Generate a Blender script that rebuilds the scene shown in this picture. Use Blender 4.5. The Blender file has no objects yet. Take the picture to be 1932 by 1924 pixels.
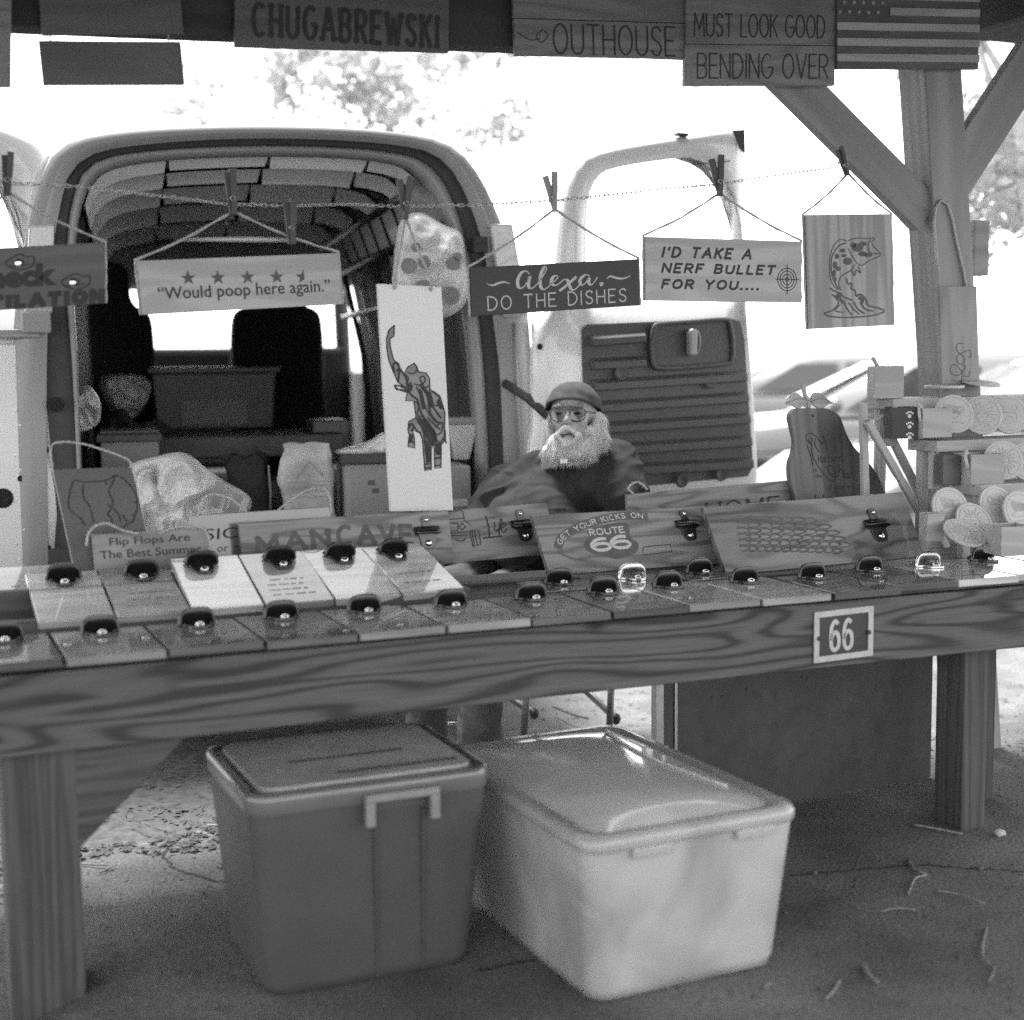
import bpy, bmesh, math, random
from mathutils import Vector, Matrix, noise
from math import sin, cos, pi, radians
random.seed(7)
scene = bpy.context.scene
C = scene.collection
# ------------------------------------------------------------------ camera
FPX, CXP, CYP = 2760.0, 966.0, 962.0
PITCH, ROLL, CAMH = radians(5.94), radians(0.59), 1.419
_f = Vector((0, cos(PITCH), -sin(PITCH))); _u = Vector((0, sin(PITCH), cos(PITCH))); _x = Vector((1, 0, 0))
XR = cos(ROLL)*_x - sin(ROLL)*_u; UR = sin(ROLL)*_x + cos(ROLL)*_u
O = Vector((0, 0, CAMH))
cd = bpy.data.cameras.new('camera'); cam = bpy.data.objects.new('camera', cd); C.objects.link(cam)
m = Matrix.Identity(4)
for i in range(3):
    m[i][0] = XR[i]; m[i][1] = UR[i]; m[i][2] = -_f[i]; m[i][3] = O[i]
cam.matrix_world = m
cd.sensor_width = 36; cd.lens = FPX/1932*36; cd.clip_start = .05; cd.clip_end = 500
cd.dof.use_dof = True; cd.dof.focus_distance = 4.7; cd.dof.aperture_fstop = 1.6; cd.dof.aperture_blades = 0
scene.camera = cam
# ------------------------------------------------------------------ world, sun, exposure
SUN_EL, SUN_AZ = radians(72), radians(-38)        # azimuth from +Y towards +X
w = bpy.data.worlds.new('World'); scene.world = w; w.use_nodes = True
nt = w.node_tree; nt.nodes.clear()
sky = nt.nodes.new('ShaderNodeTexSky'); sky.sky_type = 'NISHITA'; sky.sun_disc = False
sky.sun_elevation = SUN_EL; sky.sun_rotation = SUN_AZ; sky.dust_density = 1.0; sky.air_density = 1.0
bw = nt.nodes.new('ShaderNodeRGBToBW'); bg = nt.nodes.new('ShaderNodeBackground'); wo = nt.nodes.new('ShaderNodeOutputWorld')
bg.inputs['Strength'].default_value = .15
nt.links.new(sky.outputs[0], bw.inputs[0]); nt.links.new(bw.outputs[0], bg.inputs['Color']); nt.links.new(bg.outputs[0], wo.inputs[0])
sd = bpy.data.lights.new('sun', 'SUN'); sd.energy = 1.5; sd.angle = radians(14); sun = bpy.data.objects.new('sun', sd); C.objects.link(sun)
sdir = Vector((sin(SUN_AZ)*cos(SUN_EL), cos(SUN_AZ)*cos(SUN_EL), sin(SUN_EL)))
sun.rotation_euler = (-sdir).to_track_quat('-Z', 'Y').to_euler()
scene.view_settings.view_transform = 'Standard'; scene.view_settings.look = 'None'
scene.view_settings.exposure = 2.7; scene.view_settings.gamma = 1; scene.view_settings.use_curve_mapping = False
scene.render.engine = 'CYCLES'
scene.cycles.max_bounces = 7; scene.cycles.diffuse_bounces = 4; scene.cycles.glossy_bounces = 3
scene.cycles.transmission_bounces = 6; scene.cycles.transparent_max_bounces = 8
scene.cycles.sample_clamp_indirect = 2.5
scene.cycles.use_denoising = False
# ------------------------------------------------------------------ pixel -> point helpers (pixels of the photograph shown 1932 wide)
def ray(px, py): return _f + XR*((px-CXP)/FPX) - UR*((py-CYP)/FPX)
def atY(px, py, d): v = ray(px, py); return O + v*(d/v.y)
def atZ(px, py, z=0): v = ray(px, py); return O + v*((z-CAMH)/v.z)
def hitP(px, py, p, n):
    v = ray(px, py); return O + v*((Vector(p)-O).dot(n)/v.dot(n))
AL = radians(22.77)
U = Vector((cos(AL), sin(AL), 0)); V = Vector((-sin(AL), cos(AL), 0)); ZZ = Vector((0, 0, 1))
T0 = Vector((0, 3.644, 0))
def T(u, v, z): return T0 + U*u + V*v + ZZ*z
def onV(px, py, v): return hitP(px, py, T(0, v, 0), V)
class Fr:                                        # a frame: any origin and axes
    def __init__(s, o=(0, 0, 0), ex=(1, 0, 0), ey=(0, 1, 0), ez=(0, 0, 1)):
        s.o = Vector(o); s.ex = Vector(ex); s.ey = Vector(ey); s.ez = Vector(ez)
    def __call__(s, x, y, z): return s.o + s.ex*x + s.ey*y + s.ez*z
    def px(s, px, py, y=0):                      # local (x, z) where a pixel's ray meets the plane y
        n = s.ex.cross(s.ez).normalized(); q = hitP(px, py, s.o + s.ey*y, n) - s.o - s.ey*y
        a, b, c = s.ex.dot(s.ex), s.ex.dot(s.ez), s.ez.dot(s.ez); d, e = q.dot(s.ex), q.dot(s.ez)
        D = a*c-b*b
        return ((d*c-e*b)/D, (e*a-d*b)/D)
W0 = Fr()
TF = Fr(T0, U, V, ZZ)
# ------------------------------------------------------------------ materials (all greys: a black and white photograph)
MATS = {}
def base(name, rough=.6, spec=.5, metal=0, coat=0, trans=0, alpha=1):
    mt = bpy.data.materials.new(name); mt.use_nodes = True
    b = mt.node_tree.nodes['Principled BSDF']
    b.inputs['Roughness'].default_value = rough; b.inputs['Metallic'].default_value = metal
    b.inputs['Specular IOR Level'].default_value = spec; b.inputs['Coat Weight'].default_value = coat
    b.inputs['Coat Roughness'].default_value = .04
    b.inputs['Transmission Weight'].default_value = trans; b.inputs['Alpha'].default_value = alpha
    MATS[name] = mt
    return mt, mt.node_tree, b
def g3(g): return (g, g, g, 1)
def ramp(nt, stops, src):
    r = nt.nodes.new('ShaderNodeValToRGB'); e = r.color_ramp.elements
    while len(e) < len(stops): e.new(.5)
    for k, (p, g) in zip(range(len(stops)), stops): e[k].position = p; e[k].color = g3(g)
    nt.links.new(src, r.inputs[0]); return r
def noise_n(nt, vec, scale, detail=4, rough=.55, dist=0):
    n = nt.nodes.new('ShaderNodeTexNoise'); n.inputs['Scale'].default_value = scale; n.inputs['Detail'].default_value = detail
    n.inputs['Roughness'].default_value = rough; n.inputs['Distortion'].default_value = dist
    if vec is not None: nt.links.new(vec, n.inputs['Vector'])
    return n.outputs['Fac']
def mix(nt, a, b, fac, mode='MIX'):
    mx = nt.nodes.new('ShaderNodeMix'); mx.data_type = 'RGBA'; mx.blend_type = mode
    if isinstance(fac, (int, float)): mx.inputs[0].default_value = fac
    else: nt.links.new(fac, mx.inputs[0])
    for k, s in ((6, a), (7, b)):
        if isinstance(s, (int, float)): mx.inputs[k].default_value = g3(s)
        else: nt.links.new(s, mx.inputs[k])
    return mx.outputs[2]
def bump(nt, b, h, strength=.3, dist=.002):
    n = nt.nodes.new('ShaderNodeBump'); n.inputs['Strength'].default_value = strength; n.inputs['Distance'].default_value = dist
    nt.links.new(h, n.inputs['Height']); nt.links.new(n.outputs[0], b.inputs['Normal'])
def plain(name, g, rough=.6, var=.15, scale=6, spec=.5, metal=0, coat=0, bs=.15, bscale=60, fine=0, **k):
    mt, nt, b = base(name, rough, spec, metal, coat, **k)
    tc = nt.nodes.new('ShaderNodeTexCoord'); v = tc.outputs['Object']
    n = noise_n(nt, v, scale, 5, .6)
    r = ramp(nt, [(.3, g*(1-var)), (.7, min(.95, g*(1+var)))], n).outputs[0]
    if fine:
        n2 = noise_n(nt, v, fine, 3, .7); r = mix(nt, r, ramp(nt, [(.35, .55), (.65, 1)], n2).outputs[0], .35, 'MULTIPLY')
    nt.links.new(r, b.inputs['Base Color'])
    if bs: bump(nt, b, noise_n(nt, v, bscale, 3), bs)
    return mt
def wood(name, g, dark=.55, rings=9, sx=1.0, sz=6.0, rough=.6, coat=0, fibre=.35, ring=.55, off=0.0, spec=.4, knots=0):
    """contour-line grain over metric UVs (u runs along the board)"""
    mt, nt, b = base(name, rough, spec, 0, coat)
    uv = nt.nodes.new('ShaderNodeUVMap'); mp = nt.nodes.new('ShaderNodeMapping')
    mp.inputs['Scale'].default_value = (sx, sz, 1); mp.inputs['Location'].default_value = (off, off*1.7, off)
    nt.links.new(uv.outputs[0], mp.inputs[0])
    oi = nt.nodes.new('ShaderNodeObjectInfo'); cb = nt.nodes.new('ShaderNodeVectorMath'); cb.operation = 'ADD'
    sc = nt.nodes.new('ShaderNodeMath'); sc.operation = 'MULTIPLY'; sc.inputs[1].default_value = 37
    nt.links.new(oi.outputs['Random'], sc.inputs[0]); nt.links.new(mp.outputs[0], cb.inputs[0]); nt.links.new(sc.outputs[0], cb.inputs[1])
    v = cb.outputs[0]
    n = noise_n(nt, v, 1.3, 1.5, .4, .3)
    mu = nt.nodes.new('ShaderNodeMath'); mu.operation = 'MULTIPLY'; mu.inputs[1].default_value = rings*6.28; nt.links.new(n, mu.inputs[0])
    si = nt.nodes.new('ShaderNodeMath'); si.operation = 'SINE'; nt.links.new(mu.outputs[0], si.inputs[0])
    r = ramp(nt, [(0, g*(1-ring*(1-dark))), (.45, g*.92), (1, g*1.08)], si.outputs[0])
    mr = nt.nodes.new('ShaderNodeMapRange'); mr.inputs[1].default_value = -1; mr.inputs[2].default_value = 1
    nt.links.new(si.outputs[0], mr.inputs[0]); nt.links.new(mr.outputs[0], r.inputs[0])
    mp2 = nt.nodes.new('ShaderNodeMapping'); mp2.inputs['Scale'].default_value = (4, 160, 4); nt.links.new(uv.outputs[0], mp2.inputs[0])
    f = noise_n(nt, mp2.outputs[0], 1.5, 4, .65)
    col = mix(nt, r.outputs[0], ramp(nt, [(.3, .45), (.6, 1)], f).outputs[0], fibre, 'MULTIPLY')
    if knots:
        mk = nt.nodes.new('ShaderNodeMapping'); mk.inputs['Scale'].default_value = (2.2, 5, 1); nt.links.new(uv.outputs[0], mk.inputs[0])
        vo = nt.nodes.new('ShaderNodeTexVoronoi'); vo.inputs['Scale'].default_value = 1.6; nt.links.new(mk.outputs[0], vo.inputs['Vector'])
        col = mix(nt, col, ramp(nt, [(.05, .12), (.16, 1)], vo.outputs['Distance']).outputs[0], .85, 'MULTIPLY')
    big = noise_n(nt, v, .5, 2)
    col = mix(nt, col, ramp(nt, [(.3, .75), (.7, 1)], big).outputs[0], .6, 'MULTIPLY')
    nt.links.new(col, b.inputs['Base Color']); bump(nt, b, f, .12, .001)
    return mt
M_rail = wood('weathered_rail_wood', .105, .35, 12, .8, 6.5, .75, fibre=.75, knots=1, ring=1.0)
M_plank = wood('deck_plank_wood', .09, .5, 5, 1, 8, .7)
M_leg = wood('leg_wood', .09, .45, 5, .45, 13, .8, fibre=.75, ring=.6)
M_post = wood('post_wood', .28, .7, 3, .6, 6, .85, fibre=.25)
M_beam = wood('beam_wood', .06, .6, 4, .6, 6, .85, fibre=.3)
M_sign = wood('light_sign_wood', .40, .75, 4, 1.2, 9, .6, fibre=.15, ring=.5)
M_signm = wood('mid_sign_wood', .24, .6, 5, 1.2, 9, .6, fibre=.3, ring=.6)
M_signd = wood('brown_sign_wood', .12, .7, 4, 1.2, 8, .6, fibre=.2, ring=.5)
M_pine = wood('fish_board_wood', .33, .45, 5, .7, 12, .55, fibre=.2, ring=.6)
M_board = wood('knotty_board_wood', .22, .45, 6, 1.6, 13, .5, fibre=.45, ring=.9)
M_flag = wood('torched_board_wood', .17, .35, 4, 2.0, 10, .3, coat=.4, fibre=.4, ring=.9)
M_pear = wood('two_tone_pear_wood', .15, .5, 4, .8, 12, .45, fibre=.3, ring=.5)
M_pear2 = wood('dark_walnut_stave', .075, .5, 4, .8, 12, .4, fibre=.3, ring=.5)
M_crate = wood('pale_craft_wood', .36, .75, 4, 1.5, 10, .6, fibre=.15, ring=.4)
M_coast = plain('birch_coaster', .42, .5, .06, 20, bs=.1)
M_pl = [wood('varnished_plaque_%s' % n, g, .6, 5, 1.2, 9, .45, coat=1, fibre=.3, ring=.6) for n, g in
        (('dark', .045), ('brown', .09), ('tan', .17), ('pale', .30), ('honey', .22), ('cream', .5))]
M_ink = plain('burnt_engraving', .035, .8, .2, 40, bs=0)
M_ink2 = plain('faint_burnt_engraving', .085, .8, .2, 40, bs=0)
M_cut = plain('pale_cut_letter', .42, .7, .1, 60, bs=0)
M_slate = plain('charcoal_paint', .022, .55, .1, 4, bs=.1)
M_whiteb = plain('white_gloss_board', .55, .3, .03, 4, coat=.3, bs=.03)
M_grey_gloss = plain('grey_gloss_board', .13, .2, .08, 5, coat=.6, bs=.05)
M_jute = plain('jute_twine', .36, .9, .3, 200, bs=.6, bscale=400)
M_steel = plain('galvanised_steel', .5, .35, .1, 30, metal=1, bs=.05)
M_iron = plain('black_cast_iron', .012, .32, .2, 40, spec=.6, bs=.2, bscale=200, coat=.3)
M_chrome = plain('pewter_metal', .62, .22, .06, 30, metal=1, bs=.05)
M_screw = plain('bright_screw', .8, .2, .05, 30, metal=1, bs=0)
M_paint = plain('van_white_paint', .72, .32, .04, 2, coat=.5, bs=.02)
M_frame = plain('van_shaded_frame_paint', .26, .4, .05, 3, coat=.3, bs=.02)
M_rub = plain('rubber_seal', .05, .7, .15, 10, bs=.1)
M_trim = plain('grey_door_trim', .075, .6, .08, 8, bs=.25, bscale=260)
M_dark = plain('dark_upholstery', .012, .85, .3, 8, bs=.3, bscale=120)
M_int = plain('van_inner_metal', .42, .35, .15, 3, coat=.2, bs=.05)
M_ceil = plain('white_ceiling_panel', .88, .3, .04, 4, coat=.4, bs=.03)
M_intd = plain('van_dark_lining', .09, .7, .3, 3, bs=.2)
M_lens = plain('lamp_lens', .35, .15, .2, 14, coat=.8, bs=.4, bscale=90)
M_glass, _n, _b = base('window_glass', .03, .5); _b.inputs['Base Color'].default_value = g3(.8)
_t = _n.nodes.new('ShaderNodeBsdfTransparent'); _t.inputs['Color'].default_value = g3(.93); _m = _n.nodes.new('ShaderNodeMixShader'); _m.inputs[0].default_value = .07
_g = _n.nodes.new('ShaderNodeBsdfGlossy'); _g.inputs['Roughness'].default_value = .02
_n.links.new(_t.outputs[0], _m.inputs[1]); _n.links.new(_g.outputs[0], _m.inputs[2]); _n.links.new(_m.outputs[0], _n.nodes['Material Output'].inputs[0])
M_lensg, _n, _b = base('tinted_lens', .03, .5)
_t = _n.nodes.new('ShaderNodeBsdfTransparent'); _t.inputs['Color'].default_value = g3(.62); _m = _n.nodes.new('ShaderNodeMixShader'); _m.inputs[0].default_value = .05
_g = _n.nodes.new('ShaderNodeBsdfGlossy'); _g.inputs['Roughness'].default_value = .05
_n.links.new(_t.outputs[0], _m.inputs[1]); _n.links.new(_g.outputs[0], _m.inputs[2]); _n.links.new(_m.outputs[0], _n.nodes['Material Output'].inputs[0])
M_binD = plain('grey_tote_plastic', .07, .42, .12, 4, bs=.3, bscale=40, spec=.45)
M_lidD = plain('grey_lid_plastic', .13, .14, .12, 4, bs=.12, bscale=60, spec=.9)
def frosted(name, g, tl, rough, var):
    mt, nt, b = base(name, rough, .5, 0, .15)
    tc = nt.nodes.new('ShaderNodeTexCoord'); n = noise_n(nt, tc.outputs['Object'], 4.5, 2, .5, .6)
    r = ramp(nt, [(.36, g*(1-var)), (.64, g)], n); nt.links.new(r.outputs[0], b.inputs['Base Color'])
    t = nt.nodes.new('ShaderNodeBsdfTranslucent'); nt.links.new(r.outputs[0], t.inputs['Color'])
    ms = nt.nodes.new('ShaderNodeMixShader'); ms.inputs[0].default_value = tl
    nt.links.new(b.outputs[0], ms.inputs[1]); nt.links.new(t.outputs[0], ms.inputs[2])
    nt.links.new(ms.outputs[0], nt.nodes['Material Output'].inputs[0]); return mt
M_binC = frosted('frosted_bin_plastic', .46, .10, .3, .32)
M_lidC = frosted('frosted_lid_plastic', .66, .12, .10, .15)
M_rimC = frosted('frosted_rim_plastic', .42, .10, .2, .15)
M_fill = plain('stuff_in_bin', .42, .9, .5, 5, bs=.2)
M_bag = frosted('thin_white_bag', .70, .15, .3, .2)
M_print = plain('grey_bag_print', .22, .6, .2, 9, bs=0)
M_paper = plain('brown_paper_bag', .36, .85, .25, 9, bs=.5, bscale=30)
M_card = plain('cardboard', .24, .8, .12, 5, bs=.2)
M_black = plain('black_cloth', .03, .9, .3, 6, bs=.4, bscale=40)
M_tote = plain('smoky_crate_plastic', .09, .4, .2, 5, bs=.1)
M_shirt = plain('cotton_sweatshirt', .04, .95, .2, 9, bs=.5, bscale=150, spec=.1, fine=120)
M_cap = plain('cloth_skull_cap', .07, .9, .2, 30, bs=.4, bscale=160, spec=.1)
M_jean = plain('denim', .10, .9, .35, 12, bs=.5, bscale=300, spec=.1)
M_skin = plain('skin', .33, .55, .22, 38, bs=.35, bscale=90)
M_beard = plain('white_beard', .55, .9, .25, 90, bs=.5, bscale=300, spec=.1)
M_lip = plain('lip', .07, .5, .1, 40, bs=.2)
M_eye = plain('eye_dark', .03, .2, .1, 40, bs=0)
M_leaf, _n, _b = base('leaf', .5, .3)
_b.inputs['Base Color'].default_value = g3(.2)
_t = _n.nodes.new('ShaderNodeBsdfTranslucent'); _t.inputs['Color'].default_value = g3(.7)
_m = _n.nodes.new('ShaderNodeMixShader'); _m.inputs[0].default_value = .45
_n.links.new(_b.outputs[0], _m.inputs[1]); _n.links.new(_t.outputs[0], _m.inputs[2]); _n.links.new(_m.outputs[0], _n.nodes['Material Output'].inputs[0])
M_bark = plain('bark', .45, .9, .35, 8, bs=.8, bscale=20)
M_car = plain('car_white_paint', .15, .2, .03, 2, coat=1, bs=0)
M_cars = plain('car_silver_paint', .09, .25, .03, 2, coat=1, bs=0)
M_cglass = plain('car_glass', .04, .05, .1, 2, coat=1, spec=.8, bs=0)
M_tyre = plain('tyre', .03, .8, .2, 20, bs=.3)
M_sheet = plain('stained_panel', .06, .75, .35, 2.2, bs=.3, bscale=30, fine=18)
M_twig = plain('dry_twig', .19, .9, .3, 60, bs=.5)
M_stone = plain('pale_pebble', .42, .9, .2, 30, bs=.6)
M_litter = plain('leaf_litter', .07, .9, .5, 30, bs=.4)
M_handle = plain('scuffed_handle_plastic', .21, .35, .15, 20, bs=.1)
M_lid_backlit = plain('backlit_tone_lid_top', .34, .4, .2, 5, bs=.2, fine=40)  # tote lid top: light from behind put in as a paler grey
M_number = plain('worn_white_paint', .40, .6, .15, 30, bs=.2)
M_plateb = plain('number_plate_black', .03, .5, .2, 12, bs=.2)
def ground_mat(name, g, var, cr, scale):
    mt, nt, b = base(name, .95, .2)
    tc = nt.nodes.new('ShaderNodeTexCoord'); v = tc.outputs['Object']
    n1 = noise_n(nt, v, scale, 6, .6); n2 = noise_n(nt, v, 90, 4, .7); n3 = noise_n(nt, v, .5, 2)
    c = ramp(nt, [(.3, g*(1-var)), (.7, g*(1+var))], n1).outputs[0]
    c = mix(nt, c, ramp(nt, [(.35, .45), (.6, 1)], n2).outputs[0], cr, 'MULTIPLY')
    c = mix(nt, c, ramp(nt, [(.3, .7), (.7, 1)], n3).outputs[0], .5, 'MULTIPLY')
    nt.links.new(c, b.inputs['Base Color']); bump(nt, b, mix(nt, n2, n1, .4), .6, .012); return mt
M_slab = ground_mat('packed_floor', .18, .45, .9, 1.8)
M_dirt = ground_mat('dusty_ground', .19, .3, .75, 5)
M_crackm = plain('crack_shadowed_gap', .03, .95, .2, 10, bs=.2)
# ------------------------------------------------------------------ mesh builder
class MB:
    def __init__(s): s.v = []; s.f = []; s.uv = []
    def add(s, vs, fs, fr=W0, uvs=None):
        k = len(s.v)
        for i, p in enumerate(vs):
            s.v.append(fr(*p)); s.uv.append(uvs[i] if uvs else (p[0], p[2]+p[1]))
        s.f += [tuple(a+k for a in f) for f in fs]; return s
    def box(s, x0, x1, y0, y1, z0, z1, fr=W0, along='x', taper=0):
        vs = [(x, y, z) for z in (z0, z1) for y in (y0, y1) for x in (x0, x1)]
        if taper: vs = [(x + (taper if z == z0 else 0)*(1 if x == x0 else -1), y + (taper if z == z0 else 0)*(1 if y == y0 else -1), z) for x, y, z in vs]
        uvs = {'x': [(x, z+y) for x, y, z in vs], 'z': [(z, x+y) for x, y, z in vs], 'y': [(y, x+z) for x, y, z in vs]}[along]
        return s.add(vs, [(0, 2, 3, 1), (4, 5, 7, 6), (0, 1, 5, 4), (2, 6, 7, 3), (0, 4, 6, 2), (1, 3, 7, 5)], fr, uvs)
    def prism(s, pts, y0, y1, fr=W0, along='x'):     # outline in (x, z), extruded along y
        n = len(pts); A = sum(pts[i][0]*pts[(i+1) % n][1]-pts[(i+1) % n][0]*pts[i][1] for i in range(n))
        if A < 0: pts = pts[::-1]
        vs = [(x, y0, z) for x, z in pts] + [(x, y1, z) for x, z in pts]
        fs = [tuple(range(n)), tuple(range(2*n-1, n-1, -1))] + [(i+n, (i+1) % n+n, (i+1) % n, i) for i in range(n)]
        return s.add(vs, fs, fr, [(x, z+y) if along == 'x' else (z, x+y) for x, y, z in vs])
    def tube(s, pts, r, n=8, fr=W0, closed=False, caps=True):
        P = [fr(*p) for p in pts]; R = r if isinstance(r, (list, tuple)) else [r]*len(P); k0 = len(s.v)
        L = 0; up = None
        for i, p in enumerate(P):
            a = P[i-1] if i > 0 or closed else P[i]; b = P[(i+1) % len(P)] if i < len(P)-1 or closed else P[i]
            t = (b-a).normalized() if (b-a).length > 1e-9 else Vector((0, 0, 1))
            if up is None: up = t.orthogonal().normalized()
            up = (up - t*up.dot(t)); up = up.normalized() if up.length > 1e-6 else t.orthogonal().normalized()
            bi = t.cross(up)
            if i: L += (P[i]-P[i-1]).length
            for j in range(n):
                an = 2*pi*j/n; s.v.append(p + (up*cos(an)+bi*sin(an))*R[i]); s.uv.append((L, R[i]*an))
        m_ = len(P)
        for i in range(m_ if closed else m_-1):
            for j in range(n):
                a = k0+i*n+j; b = k0+i*n+(j+1) % n; c = k0+((i+1) % m_)*n+(j+1) % n; d = k0+((i+1) % m_)*n+j
                s.f.append((a, b, c, d))
        if caps and not closed:
            s.f.append(tuple(k0+j for j in range(n))[::-1]); s.f.append(tuple(k0+(m_-1)*n+j for j in range(n)))
        return s
    def lathe(s, prof, n=20, fr=W0, cap=True):        # profile (r, z)
        k = len(s.v)
        for r, z in prof:
            for j in range(n):
                a = 2*pi*j/n; s.v.append(fr(r*cos(a), r*sin(a), z)); s.uv.append((a*.05, z))
        for i in range(len(prof)-1):
            for j in range(n): s.f.append((k+i*n+j, k+i*n+(j+1) % n, k+(i+1)*n+(j+1) % n, k+(i+1)*n+j))
        if cap:
            s.f.append(tuple(k+j for j in range(n))[::-1]); s.f.append(tuple(k+(len(prof)-1)*n+j for j in range(n)))
        return s
    def ell(s, c, r, n=12, fr=W0, rot=None):
        k = len(s.v); c = Vector(c); rot = rot or Matrix.Identity(3)
        for i in range(n//2+1):
            ph = pi*i/(n//2)
            for j in range(n):
                a = 2*pi*j/n; q = c + rot @ Vector((r[0]*sin(ph)*cos(a), r[1]*sin(ph)*sin(a), r[2]*cos(ph)))
                s.v.append(fr(*q)); s.uv.append((a*r[0], ph*r[2]))
        for i in range(n//2):
            for j in range(n): s.f.append((k+i*n+j, k+(i+1)*n+j, k+(i+1)*n+(j+1) % n, k+i*n+(j+1) % n))
        return s
    def ribbon(s, pts, wd, y, fr=W0, taper=None):      # flat stroke in the (x, z) plane at depth y
        if len(pts) < 2: return s
        k = len(s.v); n = len(pts); P = [Vector((p[0], p[1])) for p in pts]
        for i in range(n):
            a = P[max(0, i-1)]; b = P[min(n-1, i+1)]; t = (b-a)
            t = t.normalized() if t.length > 1e-9 else Vector((1, 0)); nn = Vector((-t.y, t.x))
            ww = (wd[i] if isinstance(wd, (list, tuple)) else wd)/2
            if taper: ww *= max(.15, sin(pi*(i+.35)/(n-.3)))**taper
            for sg in (1, -1): q = P[i]+nn*ww*sg; s.v.append(fr(q.x, y, q.y)); s.uv.append((q.x, q.y))
        for i in range(n-1): s.f.append((k+2*i, k+2*i+1, k+2*i+3, k+2*i+2))
        return s
    def build(s, name, mat, parent=None, origin=None, smooth=False, bev=0, label=None, kind=None, sub=0):
        og = Vector(origin) if origin is not None else (Vector(parent['_o']) if parent is not None and '_o' in parent else Vector((0, 0, 0)))
        me = bpy.data.meshes.new(name); me.from_pydata([tuple(v-og) for v in s.v], [], s.f)
        ul = me.uv_layers.new(name='UVMap')
        vi = [0]*len(me.loops); me.loops.foreach_get('vertex_index', vi)
        fl = []
        for i in vi: fl += [s.uv[i][0], s.uv[i][1]]
        ul.data.foreach_set('uv', fl)
        me.materials.append(mat)
        if smooth: me.polygons.foreach_set('use_smooth', [True]*len(me.polygons))
        me.update(); ob = bpy.data.objects.new(name, me); C.objects.link(ob)
        if parent is not None: ob.parent = parent
        elif origin is not None: ob.location = og
        if parent is not None and parent.type == 'MESH': ob['_o'] = tuple(og)
        elif parent is None: ob['_o'] = tuple(og)
        if '_o' not in ob: ob['_o'] = tuple(og)
        if bev:
            b = ob.modifiers.new('bevel', 'BEVEL'); b.width = bev; b.segments = 2; b.limit_method = 'ANGLE'; b.harden_normals = False
        if sub: q = ob.modifiers.new('subd', 'SUBSURF'); q.levels = sub; q.render_levels = sub
        if label: ob['label'] = label
        if kind: ob['kind'] = kind
        return ob
def thing(name, label, cat, o=(0, 0, 0), group=None, rot=None, local=False):
    e = bpy.data.objects.new(name, None); C.objects.link(e); e.location = o; e.empty_display_size = .05
    if rot: e.rotation_euler = rot
    e['label'] = label; e['category'] = cat; e['_o'] = (0, 0, 0) if local else tuple(o)
    if group: e['group'] = group
    return e
def tag(o, label, cat, group=None, kind=None):
    o['label'] = label; o['category'] = cat
    if group: o['group'] = group
    if kind: o['kind'] = kind
    return o
def clone(root, o, rot=None, label=None, group=None, mats=None):
    r = root.copy(); C.objects.link(r); r.location = o
    if rot is not None: r.rotation_mode = 'XYZ'; r.rotation_euler = rot
    if label: r['label'] = label
    if group: r['group'] = group
    def rec(a, b):
        for ch in list(a.children):
            c = ch.copy(); C.objects.link(c); c.parent = b; rec(ch, c)
    rec(root, r); return r
def smooth_path(pts, k=5, closed=False):
    out = []; n = len(pts); P = [Vector(p) for p in pts]
    for i in range(n if closed else n-1):
        p0 = P[i-1] if (i > 0 or closed) else P[0]; p1 = P[i]; p2 = P[(i+1) % n]; p3 = P[(i+2) % n] if (closed or i+2 < n) else P[n-1]
        for j in range(k):
            t = j/k
            out.append(tuple(.5*((2*p1) + (p2-p0)*t + (2*p0-5*p1+4*p2-p3)*t*t + (3*p1-p0-3*p2+p3)*t**3)))
    if not closed: out.append(tuple(P[-1]))
    return out
# ------------------------------------------------------------------ lettering
_txt = {}
def text2d(s, bold=0.0, shear=0.0):
    key = (s, bold, shear)
    if key in _txt: return _txt[key]
    cu = bpy.data.curves.new('t', 'FONT'); cu.body = s; cu.size = 1; cu.offset = bold; cu.shear = shear; cu.resolution_u = 3
    ob = bpy.data.objects.new('t', cu); C.objects.link(ob); dg = bpy.context.evaluated_depsgraph_get()
    me = bpy.data.meshes.new_from_object(ob.evaluated_get(dg)); vs = [(v.co.x, v.co.y) for v in me.vertices]; fs = [tuple(p.vertices) for p in me.polygons]
    bpy.data.objects.remove(ob); bpy.data.curves.remove(cu); bpy.data.meshes.remove(me)
    x0 = min(v[0] for v in vs); x1 = max(v[0] for v in vs); y0 = min(v[1] for v in vs); y1 = max(v[1] for v in vs)
    _txt[key] = (vs, fs, x0, x1, y0, y1); return _txt[key]
def put_text(mb, s, fr, x0, x1, z0, z1, y, bold=0.0, shear=0.0, fn=None):   # stretched to the box x0..x1, z0..z1
    vs, fs, a, b, c, d = text2d(s, bold, shear)
    q = []
    for vx, vy in vs:
        X = x0+(vx-a)/(b-a)*(x1-x0); Zc = z0+(vy-c)/(d-c)*(z1-z0)
        if fn: X, Zc = fn(X, Zc)
        q.append((X, y, Zc))
    mb.add(q, fs, fr)
def arc(cx, cy, rx, ry, a0, a1, n=9): return [(cx+rx*cos(radians(a0+(a1-a0)*i/(n-1))), cy+ry*sin(radians(a0+(a1-a0)*i/(n-1)))) for i in range(n)]
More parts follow.
